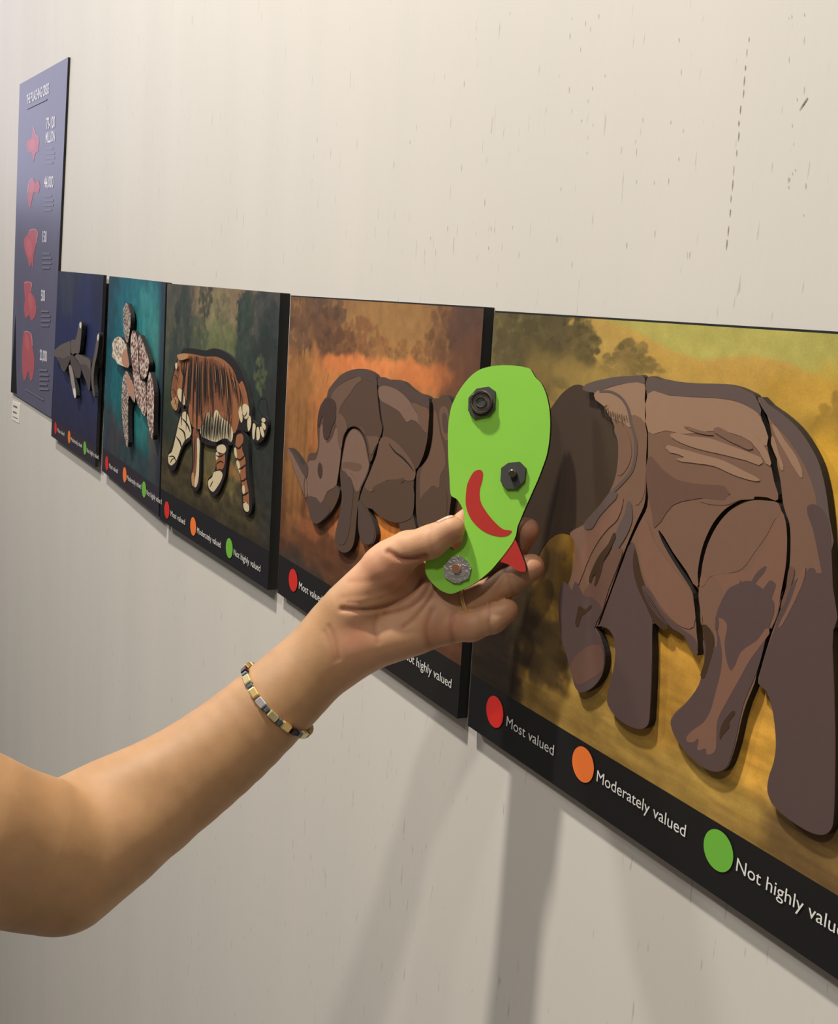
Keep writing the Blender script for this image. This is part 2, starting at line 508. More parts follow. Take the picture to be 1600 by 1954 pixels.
def paint_shark(P):
    P.vgrad([(0, (44, 49, 70)), (0.3, (36, 44, 84)), (0.6, (40, 46, 84)), (0.9, (44, 42, 68)), (1, (42, 38, 58))])
    P.blob((128, 560), 0.07, 0.05, (58, 66, 78), 0.6, 0.3)
    P.blob((170, 600), 0.12, 0.10, (34, 44, 92), 0.5, 0.3)
    P.blob((190, 540), 0.06, 0.08, (32, 36, 58), 0.5)
    P.streak(0.06, 60, 14); P.speck(0.06, 60)
def paint_turtle(P):
    P.vgrad([(0, (30, 66, 84)), (0.35, (18, 92, 104)), (0.6, (22, 98, 104)), (0.8, (34, 76, 80)), (1, (48, 50, 56))])
    P.blob((262, 600), 0.16, 0.09, (18, 112, 126), 0.7, 0.3)
    P.blob((285, 655), 0.12, 0.09, (56, 138, 134), 0.75, 0.5, 40)
    P.blob((270, 780), 0.12, 0.06, (40, 120, 118), 0.7, 0.4)
    P.blob((300, 700), 0.05, 0.06, (70, 132, 120), 0.5, 0.7, 90)
    P.blob((212, 850), 0.13, 0.07, (64, 56, 60), 0.85, 0.5)
    P.blob((305, 880), 0.07, 0.08, (82, 68, 60), 0.8, 0.5)
    P.blob((255, 890), 0.14, 0.03, (46, 62, 66), 0.8, 0.4)
    P.mixc((40, 46, 62), sstep(0.88, 0.97, P.a) * 0.8)
    P.mixc((30, 62, 80), (1 - sstep(0.0, 0.25, P.a)) * 0.4)
    P.streak(0.10, 70, 12); P.speck(0.14, 80)
def paint_tiger(P):
    P.vgrad([(0, (84, 78, 66)), (0.2, (78, 80, 62)), (0.45, (52, 64, 50)), (0.62, (44, 52, 44)), (0.70, (70, 62, 40)), (0.9, (66, 56, 36)), (1, (46, 40, 32))])
    P.blob((425, 575), 0.14, 0.055, (132, 110, 80), 0.9, 0.4)
    P.blob((418, 640), 0.06, 0.055, (126, 122, 80), 0.8, 0.5)
    P.blob((430, 690), 0.08, 0.05, (84, 98, 58), 0.6, 0.5)
    P.tree((350, 600), 0.055, 0.09, (66, 68, 60), 0.9, 5)
    P.tree((345, 690), 0.05, 0.09, (48, 60, 54), 0.9, 7)
    P.tree((392, 570), 0.030, 0.024, (62, 66, 52), 1.0, 3)
    P.tree((425, 590), 0.03, 0.02, (104, 94, 70), 0.8, 8)
    P.tree((500, 690), 0.08, 0.12, (42, 54, 50), 0.95, 4)
    P.tree((480, 640), 0.05, 0.05, (52, 66, 54), 0.9, 9)
    P.tree((520, 600), 0.05, 0.07, (74, 72, 70), 0.8, 17)
    P.tree((380, 650), 0.04, 0.03, (66, 80, 56), 0.8, 6)
    P.blob((510, 760), 0.07, 0.10, (40, 50, 46), 0.8, 0.4)
    P.tree((498, 716), 0.020, 0.022, (86, 96, 60), 0.9, 18, False)
    P.blob((400, 880), 0.10, 0.05, (106, 94, 54), 0.8, 0.6, 60)
    P.blob((440, 897), 0.06, 0.010, (164, 116, 62), 0.7, 0.5, 90)
    P.blob((395, 915), 0.05, 0.008, (140, 112, 60), 0.6, 0.5, 90)
    P.blob((345, 905), 0.10, 0.03, (64, 56, 34), 0.8, 0.5)
    P.blob((520, 900), 0.05, 0.12, (48, 48, 44), 0.85, 0.4)
    P.below([(300, 935), (400, 975), (520, 1050)], (40, 36, 30), 0.6, 0.012, 0.03)
    P.below([(300, 958), (400, 1000), (520, 1075)], (27, 26, 26), 0.9, 0.006, 0.02)
    P.streak(0.25, 30, 130, sstep(0.62, 0.72, P.b)); P.speck(0.16, 110)
def paint_rhino(P):
    P.vgrad([(0, (142, 100, 58)), (0.12, (156, 110, 60)), (0.25, (170, 116, 60)), (0.32, (150, 94, 50)), (0.5, (128, 80, 42)), (0.72, (104, 62, 36)), (0.9, (78, 48, 32)), (1, (60, 44, 34))])
    P.blob((740, 625), 0.10, 0.05, (166, 122, 66), 0.7, 0.3)
    for i, (x, y, ru, rv, c) in enumerate([(708, 665, 0.026, 0.022, (148, 98, 54)), (732, 676, 0.018, 0.014, (154, 102, 56)), (768, 678, 0.014, 0.014, (156, 104, 56)), (685, 655, 0.028, 0.030, (134, 88, 52)), (655, 668, 0.030, 0.024, (118, 76, 46)),
                                           (632, 605, 0.034, 0.036, (98, 70, 48)), (612, 630, 0.045, 0.040, (94, 66, 46)), (580, 590, 0.05, 0.05, (104, 74, 52)), (625, 660, 0.045, 0.028, (112, 74, 46)), (575, 650, 0.05, 0.05, (106, 74, 50)),
                                           (830, 672, 0.020, 0.022, (126, 84, 50)), (850, 640, 0.026, 0.036, (118, 80, 50)), (872, 670, 0.034, 0.034, (112, 76, 50)), (902, 610, 0.032, 0.05, (100, 70, 52)), (905, 670, 0.040, 0.05, (98, 68, 52)), (800, 685, 0.014, 0.014, (144, 96, 54))]):
        P.tree((x, y), ru, rv, c, 0.95, 30 + i)
    P.blob((912, 680), 0.035, 0.12, (92, 66, 54), 0.8, 0.4)
    P.blob((690, 700), 0.07, 0.010, (232, 130, 66), 0.9, 0.5, 70)
    P.blob((760, 708), 0.08, 0.012, (226, 132, 68), 0.9, 0.5, 70)
    P.blob((635, 695), 0.05, 0.010, (214, 120, 60), 0.85, 0.5, 70)
    P.blob((830, 728), 0.07, 0.014, (204, 116, 58), 0.8, 0.5, 70)
    P.blob((900, 760), 0.05, 0.05, (120, 74, 46), 0.8, 0.4)
    P.blob((610, 735), 0.05, 0.035, (206, 124, 62), 0.8, 0.5, 60)
    P.blob((580, 720), 0.06, 0.03, (180, 116, 60), 0.7, 0.5, 60)
    P.blob((570, 830), 0.04, 0.10, (146, 98, 50), 0.8, 0.5, 60)
    P.blob((612, 850), 0.03, 0.05, (190, 112, 52), 0.6, 0.4)
    P.blob((735, 1000), 0.07, 0.035, (240, 140, 54), 0.95, 0.4)
    P.blob((640, 950), 0.05, 0.02, (206, 124, 58), 0.7, 0.4)
    P.blob((640, 1005), 0.07, 0.012, (178, 106, 58), 0.7, 0.6, 80)
    P.blob((590, 1010), 0.05, 0.010, (150, 88, 50), 0.7, 0.6, 80)
    P.below([(530, 1000), (620, 1060), (700, 1110), (880, 1230)], (98, 62, 40), 0.7, 0.02, 0.03)
    P.below([(530, 1035), (560, 1050), (620, 1105), (700, 1160), (880, 1290)], (62, 54, 46), 0.8, 0.008, 0.03)
    P.blob((900, 900), 0.05, 0.12, (96, 64, 48), 0.8, 0.3)
    g = sstep(0.3, 0.4, P.b)
    P.streak(0.14, 25, 120, sstep(0.65, 0.8, P.b)); P.streak(0.16, 150, 16, g * (1 - sstep(0.65, 0.8, P.b))); P.speck(0.10, 120)
def paint_elephant(P):
    P.vgrad([(0, (178, 164, 78)), (0.12, (184, 158, 72)), (0.3, (188, 148, 58)), (0.5, (178, 132, 46)), (0.63, (176, 128, 44)), (0.76, (122, 92, 40)), (0.88, (104, 77, 36)), (1, (84, 62, 33))])
    P.mixc((182, 174, 84), sstep(0.2, 0.6, P.a) * (1 - sstep(0.10, 0.25, P.b)) * 0.8)
    P.below([(1040, 598), (1130, 606), (1190, 622), (1240, 645), (1290, 672), (1340, 687), (1400, 680), (1440, 678), (1500, 690), (1550, 712), (1600, 730)], (198, 156, 70), 0.95, 0.0016)
    P.below([(1340, 700), (1420, 698), (1500, 712), (1600, 755)], (190, 146, 60), 0.7, 0.006)
    P.below([(945, 650), (1100, 662), (1300, 700), (1450, 760), (1600, 800)], (186, 150, 66), 0.5, 0.010)
    P.blob((1090, 640), 0.06, 0.04, (184, 150, 74), 0.6, 0.3)
    P.blob((970, 700), 0.045, 0.10, (104, 92, 52), 0.9, 0.5, 60)
    P.blob((960, 620), 0.045, 0.05, (122, 110, 62), 0.8, 0.4)
    for i, (x, y, ru, rv, c) in enumerate([(1000, 640, 0.05, 0.045, (98, 86, 50)), (1050, 625, 0.045, 0.030, (92, 80, 46)), (1085, 650, 0.036, 0.024, (88, 76, 42)), (1040, 665, 0.05, 0.032, (94, 82, 46)), (1075, 690, 0.034, 0.020, (98, 84, 46)), (1010, 690, 0.05, 0.04, (92, 80, 46)), (1110, 668, 0.02, 0.014, (104, 88, 48))]):
        P.tree((x, y), ru, rv, c, 0.95, 60 + i, i in (1, 3))
    P.tree((1200, 688), 0.022, 0.013, (122, 102, 54), 1.0, 71, False); P.tree((1190, 700), 0.022, 0.012, (126, 104, 54), 1.0, 72, False); P.tree((1225, 705), 0.022, 0.010, (134, 110, 56), 0.9, 73, False)
    P.blob((1060, 745), 0.05, 0.03, (130, 108, 54), 0.7, 0.5)
    P.blob((1150, 722), 0.06, 0.012, (152, 124, 60), 0.75, 0.5)
    P.tree((1596, 835), 0.016, 0.024, (92, 72, 38), 1.0, 74); P.tree((1600, 800), 0.014, 0.012, (104, 80, 40), 1.0, 75, False)
    P.blob((1570, 875), 0.04, 0.020, (124, 98, 42), 0.85, 0.5)
    P.blob((1575, 790), 0.05, 0.025, (198, 152, 48), 0.6, 0.4)
    P.blob((1590, 925), 0.03, 0.025, (228, 170, 46), 0.85, 0.3)
    P.blob((1075, 1040), 0.03, 0.03, (206, 150, 46), 0.95, 0.3)
    P.blob((1010, 1000), 0.05, 0.09, (120, 92, 46), 0.8, 0.4)
    P.blob((1290, 1240), 0.04, 0.05, (210, 152, 52), 0.95, 0.3)
    P.blob((1460, 1360), 0.03, 0.05, (214, 154, 52), 0.9, 0.3)
    P.blob((1165, 1240), 0.03, 0.03, (150, 112, 48), 0.8, 0.3)
    P.blob((1260, 1340), 0.05, 0.03, (176, 128, 46), 0.8, 0.3)
    P.blob((1040, 1170), 0.035, 0.05, (152, 114, 44), 0.8, 0.9, 70)
    P.blob((965, 1180), 0.05, 0.10, (58, 45, 30), 0.9, 0.6, 50)  # dark blobs here and just below paint the hand's shadow into the print
    P.blob((1040, 1230), 0.035, 0.03, (74, 57, 32), 0.8, 0.8, 60)
    P.blob((1060, 1110), 0.02, 0.02, (96, 72, 36), 0.7, 0.8, 60)
    P.below([(893, 1255), (1000, 1330), (1100, 1385), (1300, 1500), (1600, 1680)], (116, 86, 40), 0.55, 0.014, 0.02)
    P.blob((930, 1275), 0.05, 0.04, (40, 32, 24), 0.9, 0.5)  # more of the hand's shade, painted into the print
    P.blob((1060, 1350), 0.05, 0.018, (120, 92, 42), 0.5, 0.6)
    P.blob((1580, 1640), 0.05, 0.03, (86, 62, 42), 0.6, 0.4)
    P.streak(0.22, 26, 170, sstep(0.55, 0.7, P.b)); P.streak(0.05, 30, 60); P.speck(0.07, 140)
make_board(0, paint_shark, 90, 110)
make_board(1, paint_turtle, 110, 130)
make_board(2, paint_tiger, 200, 210)
make_board(3, paint_rhino, 300, 270)
make_board(4, paint_elephant, 400, 340)
# ------------------------------------------------------------------ puzzle pieces (each lifts off its board)
EDGE = mat('piece_edge_dark', (30, 24, 20), 0.7, noise=0.2)
EDGEB = mat('piece_edge_black', (14, 13, 13), 0.7, noise=0.2)
GRP = {k: BNAME[k] + ' puzzle pieces' for k in range(5)}
def stroke(pts, w0, w1=None, n=4):
    """brush stroke polygon along pixel points; widths in pixels, tapering to the ends"""
    p = spline(pts, n, closed=False); m = len(p)
    L, R = [], []
    for i in range(m):
        a = p[max(i - 1, 0)]; b = p[min(i + 1, m - 1)]
        d = (b - a) / (np.linalg.norm(b - a) + 1e-9); nn = np.array([-d[1], d[0]])
        t = i / (m - 1)
        w = w0 * (math.sin(math.pi * min(max(t, 0.03), 0.97)) ** 0.6 if w1 is None else 1) if w1 is None else w0 + (w1 - w0) * t
        L.append(p[i] + nn * w / 2); R.append(p[i] - nn * w / 2)
    return L + R[::-1]
def piece(k, name, label, outline, thick, face, edge, prints=(), pm=(), sm=3, gap=0.0, smooth=True):
    """outline and prints in photo pixels of the front face; prints = [(points, index, smooth?)]"""
    fr = FR[k]; h = thick + gap + 0.0008
    loc = [fr.L(p[0], p[1], h) for p in outline]
    c = sum(loc) / len(loc)
    root = empty(name, fr.mw(c, h))
    poly = spline([p - c for p in loc], sm) if smooth else [p - c for p in loc]
    slab('sheet', poly, 0.0, thick, [face, edge], root)
    if gap:
        bm_ = bmesh.new()
        big = 0.006
        bmesh.ops.create_cone(bm_, cap_ends=True, segments=16, radius1=big, radius2=big, depth=gap, matrix=Matrix.Translation((0, thick + gap / 2, 0)) @ Matrix.Rotation(math.pi / 2, 4, 'X'))
        obj_bm('magnet', bm_, EDGEB, root)
    if prints:
        pp = []
        for pr in prints:
            q = [fr.L(p[0], p[1], h) - c for p in pr[0]]
            if len(pr) < 3 or pr[2]: q = spline(q, 3)
            pp.append((q, pr[1]))
        patches('printed_shading', pp, -0.00005, list(pm), root)
    return tag(root, label, 'puzzle piece', GRP[k])

# ---- elephant
EB = mat('elephant_mid_brown', (120, 90, 73), 0.5, noise=0.06, nscale=120)
EL = mat('elephant_tan', (150, 118, 95), 0.5, noise=0.05, nscale=120)
ER = mat('elephant_red_brown', (126, 91, 74), 0.5, noise=0.05, nscale=120)
EG = mat('elephant_grey_brown', (94, 79, 74), 0.5, noise=0.06, nscale=120)
EP = mat('elephant_purple_brown', (86, 68, 66), 0.5, noise=0.06, nscale=120)
ED2 = mat('elephant_dark_line', (64, 45, 30), 0.5)
EH = mat('elephant_deep_brown', (104, 76, 64), 0.5, noise=0.05, nscale=120)  # deeper brown of the printed animal
EM = [EB, EL, ER, EG, EP, ED2, EH]
T4 = 0.0042
e1 = c6([(488, 386), (530, 366), (580, 350), (640, 339), (700, 337), (752, 342), (757, 450), (761, 600), (764, 760), (760, 860), (752, 905), (720, 975), (690, 1045), (655, 1135), (620, 1235), (580, 1345), (549, 1428)]) \
    + c7([(572, 216), (592, 255), (610, 320), (612, 370), (598, 425), (562, 470), (512, 492), (488, 470), (475, 425), (462, 372), (446, 320), (428, 262), (420, 200), (418, 130), (424, 60)]) \
    + c6([(398, 1290), (428, 1235), (444, 1165), (450, 1105), (444, 1050), (430, 1022), (490, 985), (540, 925), (592, 862), (625, 790), (641, 705), (641, 625), (626, 562), (600, 502), (560, 440), (522, 402)])
pr = [(c6([(485, 388), (570, 352), (700, 337), (754, 342), (755, 372), (690, 369), (620, 380), (560, 400), (522, 408)]), 3),
      (c6([(535, 420), (590, 395), (660, 373), (755, 373), (757, 440), (760, 540), (730, 525), (690, 512), (700, 560), (660, 540), (605, 515), (580, 470)]), 1),
      (c6([(690, 515), (760, 545), (763, 700), (755, 850), (715, 900), (700, 800), (735, 700), (720, 600)]), 0),
      (c6([(625, 560), (660, 560), (690, 600), (700, 680), (680, 740), (640, 770), (642, 690), (640, 620)]), 0),
      (stroke(c6([(560, 404), (610, 406), (655, 432), (685, 480), (700, 550), (718, 620), (716, 690), (700, 750), (660, 800), (610, 850), (560, 915), (510, 985)]), 4.5, 7), 3, False),
      (c6([(490, 985), (540, 925), (600, 860), (640, 850), (600, 905), (560, 950), (530, 1000), (500, 1005)]), 3),
      (c6([(640, 880), (665, 870), (640, 960), (600, 1000), (560, 1050), (520, 1120), (480, 1220), (455, 1260), (455, 1180), (480, 1110), (520, 1020), (590, 950)]), 2),
      (c6([(690, 880), (705, 950), (690, 1010), (650, 1080), (615, 1120), (640, 1000), (670, 940)]), 3),
      (c6([(610, 1110), (660, 1090), (655, 1130), (600, 1270), (556, 1400), (500, 1400), (470, 1330), (520, 1240), (560, 1180)]), 6),
      (c6([(395, 1300), (425, 1240), (450, 1300), (480, 1270), (505, 1360), (540, 1380), (556, 1400), (520, 1430), (390, 1435)]), 4, False),
      (c7([(416, 110), (424, 60), (440, 20), (470, 60), (490, 20), (520, 80), (560, 90), (600, 140), (570, 216), (592, 255), (610, 320), (612, 370), (598, 425), (562, 470), (512, 492), (488, 470), (475, 425), (462, 372), (446, 320), (428, 262), (420, 200)]), 4),
      (c7([(470, 370), (520, 310), (590, 290), (608, 340), (600, 400), (560, 430), (500, 460), (480, 430)]), 6),
      (c6([(632, 1020), (600, 1070), (560, 1120), (530, 1180), (515, 1230), (525, 1240), (545, 1200), (540, 1255), (570, 1190), (580, 1145), (610, 1090)]), 5),
      (c7([(505, 125), (530, 140), (558, 122), (540, 150), (515, 170), (500, 215), (488, 200), (495, 160)]), 5)]
for j in range(9):
    x = 600 + j * 10
    pr.append((c6([(x, 485 + j * 3 + (j % 2) * 8), (x + 3, 486 + j * 3), (x + 4, 530 + j * 2 - (j % 3) * 9), (x + 1, 528 + j * 2 - (j % 3) * 9)]), 5, False))
pr.append((stroke(c6([(598, 465), (588, 475), (592, 505), (600, 515)]), 2.2, 2), 5, False))
piece(4, 'elephant_shoulder_piece', 'brown elephant shoulder and front leg piece right of the dark head outline', e1, T4, EB, EDGE, pr, EM)
e2 = c6([(767, 346), (820, 350), (880, 361), (960, 368), (1040, 370), (1110, 373), (1165, 386), (1205, 404), (1238, 425), (1258, 490), (1280, 580), (1300, 690), (1322, 800), (1338, 876), (1290, 866), (1230, 864), (1170, 881), (1108, 917), (1056, 977), (1016, 1060), (997, 1130), (987, 1200), (985, 1258), (940, 1190), (880, 1105), (818, 1008), (830, 1055), (880, 1145), (930, 1222), (966, 1285), (972, 1360), (974, 1432)]) \
    + c7([(990, 150), (1000, 240), (1003, 335), (985, 290), (950, 250), (900, 218), (840, 205), (815, 202), (814, 320), (810, 460), (805, 560), (798, 625), (770, 646), (725, 638), (680, 612), (642, 572), (622, 530), (630, 475), (648, 400), (658, 330), (652, 265), (632, 226), (600, 212), (582, 210)]) \
    + c6([(562, 1420), (590, 1345), (630, 1235), (668, 1135), (702, 1045), (735, 975), (768, 905), (770, 800), (771, 600), (769, 450)])
pr = [(c6([(768, 346), (820, 350), (880, 361), (960, 368), (1040, 370), (1110, 373), (1165, 386), (1205, 404), (1240, 428), (1262, 510), (1210, 470), (1150, 445), (1060, 432), (960, 428), (860, 420), (770, 412)]), 3),
      (c6([(772, 414), (860, 422), (960, 430), (1060, 434), (1150, 447), (1215, 475), (1262, 515), (1290, 640), (1180, 600), (1080, 575), (930, 590), (850, 575), (772, 580)]), 1),
      (c6([(1030, 862), (1160, 858), (1240, 860), (1170, 878), (1110, 900), (1000, 885)]), 0),
      (c6([(772, 690), (830, 740), (900, 790), (1000, 810), (1130, 850), (1000, 870), (880, 900), (800, 1000), (790, 940), (772, 860)]), 6),
      (c6([(735, 985), (760, 960), (800, 1060), (870, 1160), (940, 1250), (968, 1300), (972, 1430), (900, 1420), (820, 1330), (760, 1220), (732, 1100)]), 2),
      (c6([(870, 590), (960, 600), (1040, 608), (1130, 640), (1210, 670), (1275, 715), (1200, 705), (1100, 680), (1010, 660), (920, 630)]), 1),
      (c6([(848, 650), (920, 655), (1010, 680), (1100, 705), (1200, 755), (1262, 790), (1240, 796), (1150, 770), (1060, 730), (960, 715), (895, 700), (930, 690)]), 1),
      (c6([(1210, 590), (1260, 620), (1296, 670), (1306, 730), (1260, 670)]), 1),
      (c6([(1060, 565), (1130, 585), (1190, 620), (1230, 655), (1170, 640), (1110, 610)]), 0),
      (c6([(930, 555), (1000, 575), (1060, 590), (1020, 592), (960, 575)]), 0),
      (c6([(562, 1420), (590, 1345), (668, 1135), (702, 1060), (718, 1100), (712, 1180), (728, 1260), (765, 1340), (795, 1400)])
       + c7([(818, 160), (815, 202), (814, 320), (810, 460), (805, 560), (798, 625), (770, 646), (725, 638), (680, 612), (642, 572), (622, 530), (630, 475), (648, 400), (658, 330), (652, 265), (632, 226), (600, 212), (582, 210)]), 4),
      (c6([(715, 1090), (708, 1170), (725, 1250), (762, 1330), (800, 1410), (860, 1440), (820, 1360), (770, 1270), (740, 1190), (725, 1120)]), 5),
      (c7([(772, 40), (790, 100), (830, 160), (890, 214), (950, 252), (1003, 335), (998, 270), (960, 235), (900, 190), (845, 130), (805, 60)]), 4)]
for j in range(5):
    pr.append((stroke(c6([(735 + j * 12, 1240 + j * 14), (770 + j * 14, 1310 + j * 16), (815 + j * 16, 1380 + j * 14)]), 1.5), 4 if j % 2 else 5, False))
piece(4, 'elephant_body_piece', 'large brown elephant back and belly piece with the far front leg', e2, T4, EB, EDGE, pr, EM)
e3 = c6([(1338, 891), (1290, 881), (1232, 879), (1180, 894), (1122, 930), (1072, 990), (1032, 1070), (1010, 1150), (999, 1230), (991, 1290), (999, 1360), (1008, 1430)]) \
    + c7([(1022, 150), (1030, 240), (1032, 340), (1022, 415), (1000, 482), (958, 532), (910, 575), (890, 608), (896, 652), (922, 702), (962, 752), (1010, 800), (1060, 826), (1100, 829), (1132, 808), (1152, 760), (1172, 690), (1192, 600), (1214, 530), (1245, 455), (1258, 400), (1284, 300), (1306, 230), (1336, 150), (1368, 60)]) \
    + c6([(1306, 1440), (1336, 1380), (1360, 1250), (1374, 1150), (1377, 1050), (1372, 980), (1356, 935)])
pr = [(c6([(1330, 960), (1350, 920), (1376, 1000), (1374, 1150), (1350, 1290), (1330, 1390), (1300, 1440), (1120, 1440), (1120, 1330), (1050, 1210), (1002, 1260), (1010, 1200), (1200, 1190), (1280, 1080)]), 2),
      (c6([(1330, 905), (1350, 930), (1320, 970), (1290, 1030), (1240, 1100), (1180, 1180), (1100, 1200), (1020, 1210), (1005, 1190), (1030, 1080), (1075, 995), (1130, 935), (1190, 900), (1260, 888)]), 0),
      (c6([(1180, 1230), (1150, 1290), (1130, 1360), (1115, 1440), (1200, 1440), (1260, 1400), (1330, 1250), (1300, 1230), (1240, 1330), (1205, 1345), (1240, 1240), (1290, 1170), (1250, 1190), (1210, 1260), (1170, 1380), (1155, 1370)]), 4),
      (c7([(1130, 60), (1180, 30), (1230, 20), (1330, 110), (1300, 240), (1262, 390), (1200, 540), (1160, 720), (1130, 806), (1090, 828), (1040, 815), (962, 752), (905, 670), (892, 610), (960, 532), (1010, 460), (1034, 360), (1034, 250), (1085, 300), (1080, 180)]), 4),
      (c7([(1085, 180), (1100, 260), (1110, 330), (1105, 400), (1080, 500), (1060, 570), (1030, 620), (975, 660), (958, 695), (990, 702), (1010, 690), (1005, 735), (1040, 730), (1045, 755), (1080, 740), (1085, 690), (1090, 610), (1130, 530), (1180, 440), (1230, 350), (1275, 290), (1310, 220), (1260, 270), (1190, 320), (1150, 400), (1130, 360), (1120, 280), (1130, 200)]), 2),
      (c7([(1030, 205), (1070, 240), (1075, 290), (1055, 370), (1022, 435), (1035, 360), (1040, 300)]), 5),
      (c7([(1165, 572), (1130, 595), (1105, 640), (1100, 690), (1112, 672), (1140, 640), (1140, 615)]), 5),
      (c6([(1070, 1395), (1080, 1395), (1078, 1440), (1066, 1440)]), 4)]
piece(4, 'elephant_hind_leg_piece', 'brown near hind leg piece of the elephant with the pinkish shin', e3, T4, EB, EDGE, pr, EM)
e5 = c6([(1252, 430), (1300, 464), (1360, 506), (1420, 560), (1472, 630), (1518, 720), (1546, 830), (1562, 950), (1572, 1100), (1580, 1300), (1586, 1435)]) \
    + c7([(1572, 150), (1578, 300), (1586, 500), (1590, 700), (1588, 900), (1580, 1050), (1562, 1086), (1530, 1098), (1480, 1085), (1420, 1050), (1360, 1005), (1320, 962), (1300, 910), (1306, 850), (1326, 790), (1336, 720), (1332, 640), (1322, 570), (1308, 515), (1286, 472), (1262, 452), (1272, 395), (1300, 300), (1322, 232), (1352, 150), (1384, 60)]) \
    + c6([(1322, 1440), (1352, 1380), (1376, 1250), (1390, 1150), (1393, 1050), (1388, 980), (1372, 935), (1360, 890), (1350, 800), (1332, 690), (1310, 580), (1284, 490)])
pr = [(c6([(1255, 432), (1300, 464), (1360, 506), (1420, 560), (1472, 630), (1518, 720), (1546, 830), (1562, 950), (1572, 1100), (1520, 1000), (1500, 850), (1450, 720), (1380, 610), (1300, 520)]), 3),
      (c6([(1315, 545), (1370, 620), (1420, 690), (1446, 780), (1410, 740), (1370, 670), (1330, 600)]), 1),
      (c6([(1310, 600), (1345, 680), (1362, 750), (1335, 700)]), 1),
      (c6([(1465, 910), (1490, 1000), (1515, 1120), (1534, 1270), (1500, 1180), (1470, 1180), (1450, 1250), (1380, 1400), (1340, 1440), (1584, 1440), (1578, 1250), (1572, 1100), (1556, 960), (1510, 900)]), 4),
      (c7([(1380, 80), (1440, 0), (1570, 10), (1578, 300), (1588, 600), (1588, 900), (1580, 1050), (1562, 1084), (1530, 1096), (1480, 1083), (1420, 1048), (1360, 1003), (1320, 960), (1302, 910), (1308, 850), (1328, 790), (1338, 720), (1334, 640), (1324, 570), (1300, 490), (1266, 450), (1290, 340), (1330, 225)]), 4),
      (c6([(1390, 1170), (1412, 1180), (1400, 1240), (1370, 1330), (1350, 1350), (1375, 1260)]), 6),
      (c6([(1440, 1190), (1462, 1170), (1440, 1260), (1360, 1420), (1340, 1435), (1390, 1330)]), 2)]
piece(4, 'elephant_hindquarter_piece', 'brown elephant rump piece with the tall purple-brown far hind leg at the right edge', e5, T4, EB, EDGE, pr, EM)
# dark head outline printed on the board where the missing head belongs
ho = spline([FR[4].L(*p) for p in c6([(355, 470), (400, 412), (440, 382), (470, 374), (497, 384), (575, 438), (617, 500), (647, 570), (662, 640), (654, 722), (624, 822), (575, 905), (505, 1000), (450, 1032), (425, 1028), (390, 1022), (345, 1046), (310, 1092), (280, 1150), (220, 1230), (150, 1260), (110, 1220), (140, 1150), (190, 1060), (220, 960), (235, 860), (250, 740), (290, 580)])], 3)
o = patches('head_outline', [(ho, 0)], -0.0005, [mat('head_outline_brown', (66, 50, 36), 0.55, noise=0.08)], BOARDS[4])
o['label'] = 'dark brown blank where the head piece belongs'

# ---- rhino
RB_ = mat('rhino_dark_brown', (86, 66, 52), 0.5, noise=0.06, nscale=120)
RM = mat('rhino_mid_brown', (108, 82, 65), 0.5, noise=0.06, nscale=120)
RL = mat('rhino_light_brown', (124, 97, 82), 0.5, noise=0.05, nscale=120)
RG = mat('rhino_grey_brown', (82, 66, 58), 0.5, noise=0.06, nscale=120)
RD = mat('rhino_eye_dark', (70, 50, 44), 0.5)
RMM = [RB_, RM, RL, RG, RD, EDGEB]
T3 = 0.004
ra = c5([(104, 1148), (122, 1140), (150, 1163), (185, 1208), (216, 1258), (240, 1238), (246, 1192), (266, 1174), (300, 1170), (316, 1120), (310, 1020), (314, 920), (334, 842), (374, 790), (386, 740), (422, 690), (472, 636), (540, 602), (610, 592), (676, 612), (718, 652), (724, 740), (732, 840), (745, 940), (758, 1010), (735, 1090), (705, 1165), (678, 1235), (664, 1180), (652, 1105), (632, 1048), (598, 1004), (560, 990), (520, 1008), (494, 1060), (478, 1140), (468, 1230), (455, 1320), (446, 1400), (466, 1432), (450, 1500), (420, 1560), (380, 1612), (332, 1655), (300, 1666), (270, 1640), (252, 1580), (236, 1500), (200, 1415), (160, 1318), (126, 1220)])
